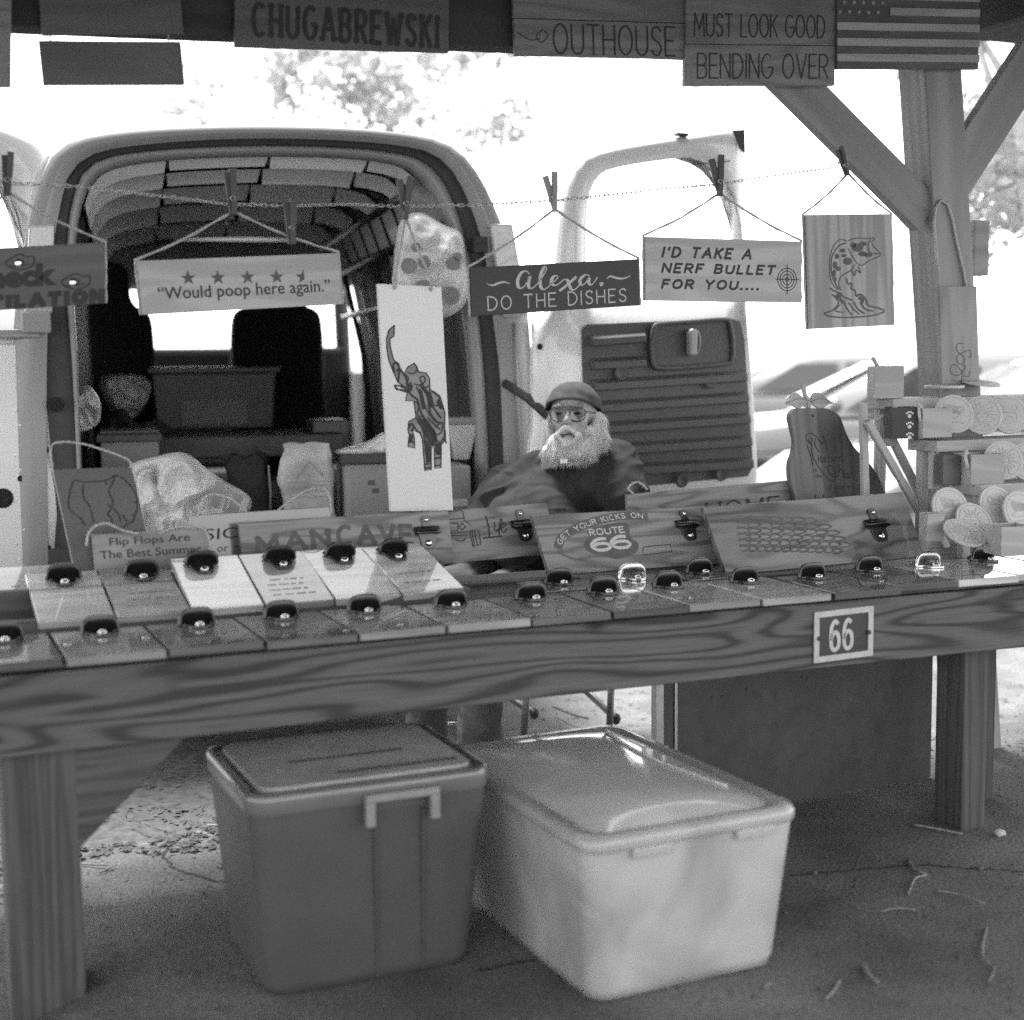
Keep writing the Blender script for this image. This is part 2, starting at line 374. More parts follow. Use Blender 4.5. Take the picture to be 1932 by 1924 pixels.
G = {  # hand-drawn capitals, strokes in a box w x 1
 'A': (.8, [[(0, 0), (.4, 1)], [(.4, 1), (.8, 0)], [(.15, .36), (.65, .36)]]),
 'B': (.62, [[(0, 0), (0, 1)], [(0, 1), (.3, 1)]+arc(.32, .76, .26, .24, 90, -90)+[(0, .52)], [(0, .52), (.3, .52)]+arc(.34, .26, .28, .26, 90, -90)+[(0, 0)]]),
 'C': (.7, [arc(.4, .5, .4, .5, 50, 310, 14)]),
 'D': (.7, [[(0, 0), (0, 1)], [(0, 1), (.2, 1)]+arc(.22, .5, .48, .5, 90, -90, 11)+[(0, 0)]]),
 'E': (.55, [[(0, 0), (0, 1)], [(0, 1), (.55, 1)], [(0, .52), (.45, .52)], [(0, 0), (.55, 0)]]),
 'F': (.52, [[(0, 0), (0, 1)], [(0, 1), (.52, 1)], [(0, .52), (.42, .52)]]),
 'G': (.75, [arc(.4, .5, .4, .5, 50, 350, 14)+[(.76, .45), (.45, .45)]]),
 'H': (.65, [[(0, 0), (0, 1)], [(.65, 0), (.65, 1)], [(0, .5), (.65, .5)]]),
 'I': (.06, [[(.03, 0), (.03, 1)]]),
 'K': (.62, [[(0, 0), (0, 1)], [(.6, 1), (.03, .45)], [(.2, .58), (.62, 0)]]),
 'L': (.5, [[(0, 1), (0, 0)], [(0, 0), (.5, 0)]]),
 'M': (.85, [[(0, 0), (.06, 1)], [(.06, 1), (.43, .3)], [(.43, .3), (.79, 1)], [(.79, 1), (.85, 0)]]),
 'N': (.66, [[(0, 0), (0, 1)], [(0, 1), (.66, 0)], [(.66, 0), (.66, 1)]]),
 'O': (.78, [arc(.39, .5, .39, .5, 90, 450, 18)]),
 'P': (.6, [[(0, 0), (0, 1)], [(0, 1), (.3, 1)]+arc(.32, .74, .28, .26, 90, -90)+[(0, .48)]]),
 'R': (.62, [[(0, 0), (0, 1)], [(0, 1), (.3, 1)]+arc(.32, .74, .28, .26, 90, -90)+[(0, .48)], [(.28, .48), (.62, 0)]]),
 'S': (.58, [smooth_path([(.56, .82), (.4, .98), (.15, .95), (.03, .75), (.15, .56), (.42, .44), (.56, .25), (.42, .04), (.15, .02), (0, .2)], 3)]),
 'T': (.66, [[(.33, 0), (.33, 1)], [(0, 1), (.66, 1)]]),
 'U': (.66, [[(0, 1), (0, .3)]+arc(.33, .3, .33, .3, 180, 360)+[(.66, 1)]]),
 'V': (.72, [[(0, 1), (.36, 0)], [(.36, 0), (.72, 1)]]),
 'W': (1.0, [[(0, 1), (.25, 0)], [(.25, 0), (.5, .8)], [(.5, .8), (.75, 0)], [(.75, 0), (1, 1)]]),
 'Y': (.7, [[(0, 1), (.35, .5)], [(.7, 1), (.35, .5)], [(.35, .5), (.35, 0)]]),
 "'": (.05, [[(.03, 1), (.0, .75)]]), '.': (.1, [[(0, 0), (.09, .05)]]), ' ': (.35, [])}
def put_hand(mb, s, fr, x0, x1, z0, z1, y, wd, shear=0, gap=.22, serif=0, slope=0, fn=None):
    tot = sum(G[c][0]+gap for c in s)-gap; sx = (x1-x0-abs(shear)*(z1-z0))/tot; h = z1-z0; X = 0; k = 0
    for c in s:
        gw, st = G[c]
        for stroke in st:
            def tr(p):
                a = x0+(X+p[0])*sx + shear*p[1]*h; b = z0+p[1]*h + slope*(a-x0)
                return fn(a, b) if fn else (a, b)
            q = [tr(p) for p in stroke]
            if len(q) == 2:                              # lengthen ends a little so corners close
                d = Vector(q[1])-Vector(q[0]); L = d.length or 1; d = d/L*wd*.35; q = [tuple(Vector(q[0])-d), tuple((Vector(q[0])+Vector(q[1]))/2), tuple(Vector(q[1])+d)]
            mb.ribbon(q, wd, y-.00012*(k % 7), fr); k += 1
            if serif and len(stroke) == 2:
                for p in stroke:
                    if p[1] in (0, 1) and abs(stroke[0][1]-stroke[1][1]) > .6:
                        mb.ribbon([tr((p[0]-serif, abs(p[1]-.05))), tr((p[0]+serif, abs(p[1]-.05)))], wd*.8, y-.00012*(k % 7)-.00005, fr); k += 1
        X += gw+gap
# ================================================================== LARGE STRUCTURE
def crop(x0, y0, k): return lambda p: ((x0+p[0]*k)*.47168, (y0+p[1]*k)*.47168)
def loft(mb, rings, fr=W0, closed=True, cap0=False, cap1=False):
    n = len(rings[0]); k = len(mb.v)
    for r in rings:
        L = 0
        for i, p in enumerate(r):
            if i: L += (Vector(p)-Vector(r[i-1])).length
            mb.v.append(fr(*p)); mb.uv.append((L, p[1]+p[2]*.5))
    for a in range(len(rings)-1):
        for i in range(n if closed else n-1):
            j = (i+1) % n; mb.f.append((k+a*n+i, k+a*n+j, k+(a+1)*n+j, k+(a+1)*n+i))
    if cap0: mb.f.append(tuple(k+i for i in range(n))[::-1])
    if cap1: mb.f.append(tuple(k+(len(rings)-1)*n+i for i in range(n)))
    return mb
def resample(pts, n, closed=False):
    P = [Vector(p) for p in pts]
    if closed: P = P+[P[0]]
    L = [0]
    for i in range(1, len(P)): L.append(L[-1]+(P[i]-P[i-1]).length)
    out = []; m_ = n if closed else n-1
    for k in range(n):
        s = L[-1]*k/m_; i = 1
        while i < len(P)-1 and L[i] < s: i += 1
        t = (s-L[i-1])/max(1e-9, L[i]-L[i-1]); out.append(P[i-1].lerp(P[i], t))
    return out
def rrect(w, d, r, z, n=5, x=0, y=0):
    out = []
    for cx, cy, a in ((w/2-r, d/2-r, 0), (-w/2+r, d/2-r, 90), (-w/2+r, -d/2+r, 180), (w/2-r, -d/2+r, 270)):
        for i in range(n): t = radians(a+90*i/(n-1)); out.append((x+cx+r*cos(t), y+cy+r*sin(t), z))
    return out
# ---- ground: one sheet to the horizon, with a flat packed floor sheet under the shelter
def grid_sheet(name, x0, x1, y0, y1, nx, ny, zf, mat, kind='structure'):
    mb = MB()
    for j in range(ny+1):
        for i in range(nx+1):
            x = x0+(x1-x0)*i/nx; y = y0+(y1-y0)*j/ny; mb.v.append(Vector((x, y, zf(x, y)))); mb.uv.append((x, y))
    for j in range(ny):
        for i in range(nx): a = j*(nx+1)+i; mb.f.append((a, a+1, a+nx+2, a+nx+1))
    return mb.build(name, mat, smooth=True, kind=kind)
mb = MB()
for us, vs_ in (((-260, 260), (-260, 260)), ((-4.9, 5.4), (-4.4, .78))):
    for u, v in ((us[0], vs_[0]), (us[1], vs_[0]), (us[1], vs_[1]), (us[0], vs_[1])): mb.v.append(T(u, v, -.035)); mb.uv.append((u, v))
mb.f = [(i, (i+1) % 4, (i+1) % 4+4, i+4) for i in range(4)]; mb.build('ground', M_dirt, kind='structure')
def edge_v(u): return .98 + .10*noise.noise(Vector((u*1.3, 0, 3))) + .05*noise.noise(Vector((u*6, 1, 3)))
mb = MB(); nu = 120; vr = [-4.5, -1.5, -.8, -.5, -.3, -.15, 0, .15, .3, .5]
def dip(u, v): return -.085*max(0, min(1, (-.93-u)/.3))**1.5*max(0, min(1, (.55-v)/.4))
for i in range(nu+1):
    u = -5+10.5*i/nu
    for v in vr: mb.v.append(T(u, v, dip(u, v))); mb.uv.append((u, v))
    for v, z in ((edge_v(u), .0), (edge_v(u)+.035, -.05)): mb.v.append(T(u, v, z)); mb.uv.append((u, v))
M_ = len(vr)+2
for i in range(nu):
    for k in range(M_-1): a = i*M_+k; mb.f.append((a, a+M_, a+M_+1, a+1))
pave = mb.build('pavement', M_slab, kind='structure', smooth=True)
# cracks running over the floor
def crack(pxs, wd, seed):
    rnd = random.Random(seed); P = [atZ(*p) for p in pxs]; P = resample([(p.x, p.y) for p in P], 60)
    Q = []
    for i, p in enumerate(P): Q.append((p.x+rnd.uniform(-1, 1)*.006, p.y+rnd.uniform(-1, 1)*.006))
    mb = MB(); fr = Fr((0, 0, 0), (1, 0, 0), (0, 0, 1), (0, 1, 0))
    mb.ribbon(Q, [1.7*wd*rnd.uniform(.3, 1.2) for _ in Q], .002, fr); mb.build('crack', M_crackm, pave)
crack([(312, 1570), (322, 1600), (305, 1615), (330, 1640), (395, 1660), (445, 1670), (470, 1690)], .007, 1)
crack([(1490, 1652), (1600, 1643), (1740, 1632), (1850, 1640), (1960, 1646)], .006, 2)
crack([(905, 1832), (970, 1818), (1010, 1812)], .004, 3)
crack([(240, 1545), (312, 1570), (360, 1580)], .004, 4)
# ---- timber shelter
sh = thing('timber_shelter', 'timber post, braces and dark overhead beam of an open-sided market shelter', 'shelter', T(1.75, .79, 0))
PV0, PV1 = .72, .86
q = [onV(1749, 200, PV0), onV(1838, 200, PV0), onV(1814, 1240, PV0), onV(1874, 1240, PV0)]
top_l = q[0]; dl = (q[2]-q[0]); rt = q[1]; dr = q[3]-q[1]
def uz(px, py, v): p = onV(px, py, v); return ((p-T0).dot(U), p.z)
def edge_at(a, d, z): return a + d*((z-a.z)/d.z)
mb = MB(); pr = []
for z in (-.06, 2.75):
    a = edge_at(q[0], dl, z); b = edge_at(q[0], dl, z)+U*.155
    pr.append([a, b, b+V*(PV1-PV0), a+V*(PV1-PV0)])
mb.v = pr[0]+pr[1]; mb.uv = [(0, 0), (0, .14), (0, .28), (0, .42), (2.8, 0), (2.8, .14), (2.8, .28), (2.8, .42)]
mb.f = [(0, 1, 5, 4), (1, 2, 6, 5), (2, 3, 7, 6), (3, 0, 4, 7), (0, 3, 2, 1), (4, 5, 6, 7)]
mb.build('post', M_post, sh, bev=.004)
P0x = (edge_at(q[0], dl, 1.8)+U*.077-T0).dot(U)
zb = onV(970, 87, PV0).z
bA = uz(336, 62, PV0); bB = uz(1838, 124, PV0); sl_ = (bB[1]-bA[1])/(bB[0]-bA[0]); bz = lambda u: bA[1]+sl_*(u-bA[0])
mb = MB(); mb.prism([(-6, bz(-6)), (bB[0], bB[1]), (bB[0], bB[1]+.26), (-6, bz(-6)+.26)], PV0-.002, PV0+.10, TF); mb.build('beam', M_beam, sh, bev=.004)
mb = MB(); mb.box(-6, 3, -2.65, -2.55, 2.45, 2.69, TF); mb.build('beam', M_beam, sh)
def brace(parent, a, b, wid, v0, v1, mat, name='brace'):          # a, b are (u, z) centre points
    d = (Vector(b)-Vector(a)).normalized(); n = Vector((-d.y, d.x))*wid/2
    pts = [tuple(Vector(a)-n), tuple(Vector(b)-n), tuple(Vector(b)+n), tuple(Vector(a)+n)]
    mb = MB(); L = (Vector(b)-Vector(a)).length
    vs = [(x, y, z) for y in (v0, v1) for x, z in pts]; uv = [(0, 0), (L, 0), (L, wid), (0, wid), (0, .3), (L, .3), (L, .3+wid), (0, .3+wid)]
    mb.add(vs, [(0, 1, 2, 3), (7, 6, 5, 4), (4, 5, 1, 0), (5, 6, 2, 1), (6, 7, 3, 2), (7, 4, 0, 3)], TF, uv)
    return mb.build(name, mat, parent, bev=.003)
def uz(px, py, v): p = onV(px, py, v); return ((p-T0).dot(U), p.z)
vb = PV0+.02
a1 = uz(1728, 430, vb); a2 = uz(1722, 322, vb); b1 = uz(1467, 162, vb); b2 = uz(1555, 162, vb)
mid_lo = ((a1[0]+a2[0])/2, (a1[1]+a2[1])/2); mid_hi = ((b1[0]+b2[0])/2, (b1[1]+b2[1])/2)
dv = (Vector(mid_hi)-Vector(mid_lo)); lo = Vector(mid_lo)-dv*.14; hi = Vector(mid_hi)+dv*.22
brace(sh, tuple(lo), tuple(hi), .135, PV0+.022, PV0+.065, M_post)
c1 = uz(1838, 225, vb); c2 = uz(1838, 350, vb); d1 = uz(1932, 90, vb); d2 = uz(1932, 195, vb)
ml = ((c1[0]+c2[0])/2, (c1[1]+c2[1])/2); mh = ((d1[0]+d2[0])/2, (d1[1]+d2[1])/2)
dv = (Vector(mh)-Vector(ml)); lo = Vector(ml)-dv*.35; hi = Vector(mh)+dv*.9
brace(sh, tuple(lo), tuple(hi), .15, PV0+.022, PV0+.065, M_post)
mb = MB(); mb.box(-6.2, 3.2, -2.7, 1.6, 2.70, 2.74, TF, along='y'); mb.build('roof_deck', M_beam, sh)
for k in range(12):
    mb = MB(); u = -5.6+k*.78; mb.box(u, u+.05, -2.65, 1.52, 2.56, 2.70, TF, along='y'); mb.build('rafter', M_beam, sh)
# small fixings on the post
mb = MB(); fr = Fr(onV(1760, 390, PV0-.004), U, V, ZZ)
kt = [(1771, 520), (1766, 470), (1762, 420), (1765, 392), (1775, 378), (1788, 385), (1796, 410), (1806, 460), (1818, 510), (1826, 560)]
mb.tube([tuple(onV(x, y, PV0-.008)) for x, y in kt], .0055, 6); 
tag(mb.build('cord_loop', M_jute, origin=onV(1790, 560, PV0), smooth=True), 'pale knotted cord loop hanging on the timber post', 'cord')
mb = MB(); fr = Fr(onV(1848, 415, .9), U, V, ZZ); z1 = onV(1868, 415, .9); z0 = onV(1868, 520, .9)
mb.box(-.02, (z1-fr.o).dot(U), 0, .05, z0.z-fr.o.z, 0, fr); mb.box(0, .03, .05, .2, -.1, -.02, fr)
mb.build('junction_box', M_post, sh, bev=.004)
# ---- table
tb = thing('display_table', 'long plank market table with wide weathered front rail and square legs', 'table', T(0, .35, 0))
mb = MB(); n = 24                                          # front rail, very slightly bowed
vs = []; uvs = []
for i in range(n+1):
    u = -1.9+4.6*i/n; bow = .006*(1-((u-.2)/1.6)**2)
    for y, z in ((-.038, .556), (-.038, .738), (0, .738), (0, .556)):
        vs.append((u, y, z+bow)); uvs.append((u, z + (0 if y < 0 else .3)))
fs = [(i*4+a, (i+1)*4+a, (i+1)*4+(a+1) % 4, i*4+(a+1) % 4) for i in range(n) for a in range(4)]
mb.add(vs, [f[::-1] for f in fs], TF, uvs).build('front_rail', M_rail, tb, bev=.004)
for k in range(6):
    mb = MB(); v0 = -.03+k*.140; mb.box(-1.9-.02*(k % 2), 2.7, v0, v0+.134, .7445, .7545, TF); mb.build('plank', M_plank, tb, bev=.003)
def leg(u0, u1, v0, v1, z1=.744, z0=-.04): mb = MB(); mb.box(u0, u1, v0, v1, z0, z1, TF, along='z'); return mb.build('leg', M_leg, tb, bev=.004)
leg(-1.235, -1.072, .004, .16, z0=-.14); leg(1.46, 1.549, .04, .165)
leg(-1.20, -1.10, .68, .77); leg(1.678, 1.769, .255, .345)
g = [(uz(140, 1420, .03)[0], .60), (uz(372, 1392, .03)[0], .60), (uz(350, 1394, .03)[0], .553), uz(150, 1592, .03), (uz(140, 1500, .03)[0], uz(150, 1592, .03)[1]-.03)]
mb = MB(); mb.prism(g, .003, .035, TF); mb.build('gusset', M_leg, tb, bev=.003)
# ---- number plate on the rail
o = onV(1533, 1155, -.0405); r_ = onV(1645, 1142, -.0405); b_ = onV(1543, 1252, -.0405)
ex = (r_-o); w66 = ex.length; ex.normalize(); ezv = Vector((0, 0, 1)); h66 = .142
NF = Fr(o-ex*0+U*.004, ex, ezv.cross(ex), ezv)
pl = thing('number_plate', 'white edged black plate numbered 66 screwed to the table rail', 'number plate', NF(w66/2, 0, -h66))
mb = MB(); mb.box(0, w66, 0, .006, -h66, 0, NF); mb.build('backing', M_plateb, pl)
mb = MB(); e = .017
mb.box(0, w66, -.004, -.0005, -e, 0, NF); mb.box(0, w66, -.004, -.0005, -h66, -h66+e, NF)
mb.box(0, e, -.004, -.0005, -h66+e, -e, NF); mb.box(w66-e, w66, -.004, -.0005, -h66+e, -e, NF)
mb.build('border', M_number, pl, bev=.001)
for sx_ in (0, 1):
    mb = MB(); x = e*.9 if not sx_ else w66-e*.9
    mb.lathe([(.0, -.007), (.006, -.0065), (.007, -.004)], 12, Fr(NF(x, 0, -h66*.52), NF.ex, NF.ez, NF.ey)); mb.build('screw', M_plateb, pl)
for k in (0, 1):
    mb = MB(); six = smooth_path([(.76, .86), (.5, .97), (.2, .8), (.12, .45), (.2, .12), (.5, .02), (.8, .12), (.86, .32), (.76, .52), (.5, .6), (.22, .48), (.14, .34)], 4)
    x0 = .052+k*.043; mb.ribbon([(x0+a*.036, -h66+.028+b*.085) for a, b in six], .0115, -.0012, NF); mb.build('numeral', M_number, pl)
# ------------------------------------------------------------------ bottle openers and plaques
def opener(fr, parent, mat=None, sc=1.0):
    mat = mat or M_iron; k = sc
    out = [(-.013, .030), (-.014, .050), (-.009, .060), (.009, .060), (.014, .050), (.013, .030), (.036, .020), (.039, .008), (.026, -.004), (.024, -.024), (.014, -.040), (-.014, -.040), (-.024, -.024), (-.026, -.004), (-.039, .008), (-.036, .020)]
    out = [(a*k, b*k) for a, b in smooth_path(out, 2, True)]
    op = MB().prism(out, -.006*k, -.0005, fr).build('bottle_opener', mat, parent, bev=.001)
    mb = MB(); n = 12; rings = []
    for t in (0, .5, 1.0):
        r = []
        for i in range(n+1):
            a = pi*i/n; c_ = cos(a); r.append(((.041-.006*t*sin(a))*k*math.copysign(abs(c_)**.6, c_), (-.005-.036*t*max(0, sin(a))**.5)*k, (.026-.020*t+.003*sin(a))*k))
        rings.append(r)
    rings += [[(x*.88, y+.003*k, z-.004*k) for x, y, z in r] for r in rings[::-1]]
    loft(mb, rings, fr, closed=False); mb.build('hood', mat, op, smooth=True)
    for sz, sr in ((.048, .0065), (-.024, .0105)):
        mb = MB(); mb.ell((0, -.008*k, sz*k), (sr*k, .006*k, sr*k), 10, fr); mb.build('screw', M_screw if mat is M_iron else mat, op, smooth=True)
    return op
def squiggles(mb, fr, x0, x1, z0, z1, n, rnd, y=-.0006, wd=.006):
    for i in range(n):
        z = z0+(z1-z0)*(i+.5)/n; x = x0+rnd.uniform(0, .2)*(x1-x0); e = x1-rnd.uniform(0, .25)*(x1-x0); k = 0
        while x < e:
            l_ = rnd.uniform(.010, .030); mb.ribbon([(x, z), (min(e, x+l_), z+rnd.uniform(-.001, .001))], wd*rnd.uniform(.5, 1), y-.00005*k, fr); x += l_+rnd.uniform(.004, .010); k += 1
rnd = random.Random(5)
TONE = ['black', 'dark brown', 'tan', 'pale', 'honey brown', 'cream']
def plaque(o, ex, ez, wd, L, tone, label, group, openers=((.5, .72),), art=0, t=.020, omat=None, sc=1.12, tw=0):
    if tw: R_ = Matrix.Rotation(tw, 3, 'Z'); ex = R_ @ ex; ez = R_ @ ez
    fr = Fr(o, ex, ez.cross(ex), ez)
    th = thing('opener_plaque', label, 'plaque', fr(wd/2, 0, 0), group)
    MB().box(0, wd, 0, t, 0, L, fr, along='x').build('board', M_pl[tone], th, bev=.002)
    for a, b in openers: opener(Fr(fr(wd*a, 0, L*b), ex, fr.ey, ez), th, omat, sc)
    if art:
        mb = MB(); squiggles(mb, fr, wd*.12, wd*.88, L*.12, L*.5, art, rnd); mb.build('engraving', M_signd, th)
    return th
tones1 = [0, 4, 1, 1, 4, 3, 1, 0, 4, 3, 0, 0, 5, 3, 1]
pos1 = ['first from the left end', 'second from the left end', 'third from the left end', 'fourth from the left end', 'fifth from the left end', 'sixth from the left end', 'seventh from the left end', 'eighth from the left, in the middle', 'ninth from the left end', 'tenth from the left end', 'eleventh, just left of the 66 plate', 'twelfth, above the 66 plate', 'third from the right end', 'second from the right end', 'at the right end']
for k in range(-1, 14):
    u = -1.095+.2225*k; i = k+1; L = .335 + rnd.uniform(-.02, .02)
    plaque(T(u+.002, -.082+rnd.uniform(-.008, .008)+(.03 if k > 9 else 0), .7755+.001*(i % 3)), U, V, .215, L, tones1[i],
           '%s plaque in the front row, %s' % (TONE[tones1[i]], pos1[i]), 'plaques in the front row',
           ((.5+rnd.uniform(-.06, .06), .80),), art=(3, 0, 2, 4, 0)[i % 5], omat=M_chrome if k == 11 else None, tw=rnd.uniform(-.015, .015))
glare_tones2 = [5, 3, 5, 3, 5, 5, 4]  # paler board tones paint in the sky reflected by this row
for k in range(0, 6):
    u = -1.12+.186*k; o = T(u, .285, .798); sl = radians((12, 12, 19, 19, 19, 19)[k])
    ez = V*cos(sl)+ZZ*sin(sl)
    plaque(o, U, ez, .180, (.345, .345, .295, .295, .295, .295)[k], glare_tones2[k], '%s glossy plaque tilted in the second row, %s' % (TONE[glare_tones2[k]],
           ['first from the left', 'second from the left', 'third from the left', 'fourth from the left', 'last but one', 'last one on the right'][k]),
           'tilted plaques in the second row', ((.5+.1*sin(k*2.3), .80),), art=(0, 3, 0, 4, 0, 2)[k], tw=[0, 0, .02, .03, .07, .12][k], sc=1.12)
mb = MB(); mb.box(-1.9, 0, .5, .535, .7550, .845, TF); mb.box(-1.9, 0, .30, .33, .757, .80, TF); tag(mb.build('prop_rail', M_plank, origin=T(-.8, .5, .755)), 'hidden wooden rail propping up the tilted plaque row', 'rail')
for i, (u, v, tn, om, lb) in enumerate(((.21, .30, 1, None, 'dark brown plaque lying flat right of the tilted row'), (.44, .29, 2, M_chrome, 'tan plaque with bright pewter opener lying flat behind the front row'), (.67, .30, 1, None, 'brown plaque with black opener lying flat before the route board'))):
    plaque(T(u, v-.02, .777), U, V, .2, .2, tn, lb, 'flat plaques behind the front row', ((.5, .55),), art=1, omat=om)
for i, (u, v, tn) in enumerate(((-1.42, .62, 3), (-1.2, .60, 4))):
    plaque(T(u, v, .80), U, V*cos(.25)+ZZ*sin(.25), .2, .25, tn, ['pale glossy plaque at the far left back corner', 'honey glossy scratched plaque at the left back corner'][i], 'plaques in the back left corner', (), art=3)
# ================================================================== SIGNS
def sframe(TL, TR, BL, v, dv=0):
    o = onV(*TL, v+dv); r_ = onV(*TR, v+dv); b_ = onV(*BL, v); ex = r_-o; wd = ex.length; ex.normalize(); ez = o-b_; h = ez.length; ez.normalize()
    fr = Fr(o, ex, ez.cross(ex).normalized(), ez); return fr, wd, h
def board(fr, wd, h, t, mat, th, name='board', along='x', bev=.002): return MB().box(0, wd, 0, t, -h, 0, fr, along=along).build(name, mat, th, bev=bev)
def twine(pts, name, th, r=.0038):
    mb = MB(); P = [Vector(p) for p in pts]; Q = []
    if len(P) > 3: P = [Vector(p) for p in smooth_path([tuple(p) for p in P], 4)]
    for i in range(len(P)-1):
        n_ = 10 if len(P) < 5 else 3
        for j in range(n_):
            t = j/n_; q = P[i].lerp(P[i+1], t); q = q + Vector((0, 0, -(.009 if n_ == 10 else 0)*sin(pi*t))) + Vector((noise.noise(q*60), noise.noise(q*60+Vector((9, 0, 0))), noise.noise(q*60+Vector((0, 7, 0)))))*.0016; Q.append(tuple(q))
    Q.append(tuple(P[-1])); mb.tube(Q, [r*(1+.25*sin(i*2.1)) for i in range(len(Q))], 5)
    rn = random.Random(len(Q))
    for i in range(0, len(Q)):
        if rn.random() < .5:
            d = Vector((rn.uniform(-1, 1), rn.uniform(-1, 1), rn.uniform(-1, 1))).normalized()*.011; mb.tube([Q[i], tuple(Vector(Q[i])+d)], .0004, 3)
    return mb.build(name, M_jute, th, smooth=True)
def hang(fr, wd, h, t, pin, v, th, side=True):
    p = onV(*pin, v) if not isinstance(pin, Vector) else pin
    y = t/2
    L_ = [p, fr(-.003, y, .003)] + ([fr(-.003, y, -h)] if side else []); R_ = [p, fr(wd+.003, y, .003)] + ([fr(wd+.003, y, -h)] if side else [])
    twine(L_, 'twine', th); twine(R_, 'twine', th)
CV = .70
# --- star rating sign
fr, wd, h = sframe((258, 492), (638, 477), (268, 594), CV)
s = thing('hanging_sign', 'light wooden sign with stars reading Would poop here again', 'sign', fr(wd/2, 0, -h), 'signs hanging from the chain')
board(fr, wd, h, .012, M_sign, s); hang(fr, wd, h, .012, (440, 398), CV, s)
mb = MB(); put_text(mb, '\u201cWould poop here again.\u201d', fr, wd*.085, wd*.945, -h*.81, -h*.50, -.0006, bold=.008); mb.build('lettering', M_ink, s)
for k, cx in enumerate((355, 411, 467, 522, 566)):
    x, z = fr.px(cx, 524.5 - k*.8); R1, R2 = .021, .0085
    pts = [(x+(R1 if i % 2 == 0 else R2)*sin(pi*i/5), z+(R1 if i % 2 == 0 else R2)*cos(pi*i/5)) for i in range(10)]
    if k == 4: pts = [(x+.012, z+.020), (x+.006, z+.006), (x-.013, z+.006), (x+.000, z-.005), (x-.005, z-.017), (x+.012, z-.009)]
    mb = MB(); c0 = len(mb.v); cc = (sum(p[0] for p in pts)/len(pts), sum(p[1] for p in pts)/len(pts))
    mb.add([(cc[0], -.0006, cc[1])]+[(a, -.0006, b) for a, b in pts], [(0, i+1, (i+1) % len(pts)+1) for i in range(len(pts))], fr); mb.build('star', M_ink2, s)
# --- alexa sign
fr, wd, h = sframe((886, 505), (1205, 488), (890, 597), CV)
s = thing('hanging_sign', 'dark painted sign lettered Alexa, DO THE DISHES hanging by twine', 'sign', fr(wd/2, 0, -h), 'signs hanging from the chain')
board(fr, wd, h, .012, M_slate, s); hang(fr, wd, h, .012, (1047, 394), CV, s)
ca = crop(1860, 1020, .3727)
def L2(fr, c, pts, y=0): return [fr.px(*c(p), y) for p in pts]
mb = MB()
scr = [[(690, 205), (660, 172), (610, 185), (570, 250), (565, 320), (590, 355), (630, 340), (670, 280), (695, 225), (680, 300), (690, 350), (730, 350), (790, 290), (850, 200), (875, 140), (850, 130), (815, 200), (805, 300), (825, 360), (870, 360), (930, 300), (990, 250), (985, 220), (945, 235), (925, 290), (960, 325), (1010, 305), (1060, 265), (1100, 270), (1120, 330), (1150, 372), (1190, 360), (1240, 300)],
       [(1195, 230), (1130, 290), (1070, 340), (1012, 385)],
       [(1335, 225), (1300, 210), (1255, 235), (1230, 280), (1250, 320), (1290, 300), (1330, 240), (1325, 290), (1350, 320), (1390, 285), (1420, 235)],
       [(1440, 300), (1470, 300), (1450, 330)]]
for i, st in enumerate(scr):
    q = L2(fr, ca, smooth_path(st, 5)); ws = []
    for j in range(len(q)):
        d = Vector(q[min(j+1, len(q)-1)])-Vector(q[max(0, j-1)]); ws.append(.0035+.0075*max(0, -d.y/(d.length or 1)))
    mb.ribbon(q, ws, -.0006-.0002*i, fr)
for st in ([(235, 305), (290, 325), (350, 305), (420, 288), (480, 310)], [(1515, 255), (1560, 228), (1620, 245), (1700, 250), (1780, 220)]):
    mb.ribbon(L2(fr, ca, smooth_path(st, 5)), .0065, -.0006, fr, taper=.8)
put_hand(mb, 'DO THE DISHES', fr, wd*.095, wd*.915, -h*.895, -h*.62, -.0007, .0042, gap=.34, slope=0); mb.build('lettering', M_cut, s)
# --- nerf sign
fr, wd, h = sframe((1217, 446), (1512, 455), (1218, 567), CV)
s = thing('hanging_sign', "light wooden sign reading I'D TAKE A NERF BULLET FOR YOU", 'sign', fr(wd/2, 0, -h), 'signs hanging from the chain')
board(fr, wd, h, .014, M_sign, s); hang(fr, wd, h, .014, (1358, 364), CV, s)
mb = MB()
for i, (tx, pa, pb) in enumerate((("I'D TAKE A", (1249, 484), (1420, 471)), ('NERF BULLET', (1249, 513), (1463, 502)), ('FOR YOU....', (1249, 543), (1434, 531)))):
    a = fr.px(*pa); b = fr.px(*pb); put_hand(mb, tx, fr, a[0], b[0], a[1], b[1], -.0006, .0074, shear=.3, gap=.42)
x, z = fr.px(1485, 527)
for r in (.006, .017, .027, .036): mb.ribbon([(x+r*cos(2*pi*i/24), z+r*sin(2*pi*i/24)) for i in range(25)], .0028, -.0006, fr)
mb.ribbon([(x-.044, z), (x, z), (x+.044, z)], .0028, -.0009, fr); mb.ribbon([(x, z-.048), (x, z), (x, z+.048)], .0028, -.0011, fr)
mb.build('lettering', M_ink, s)
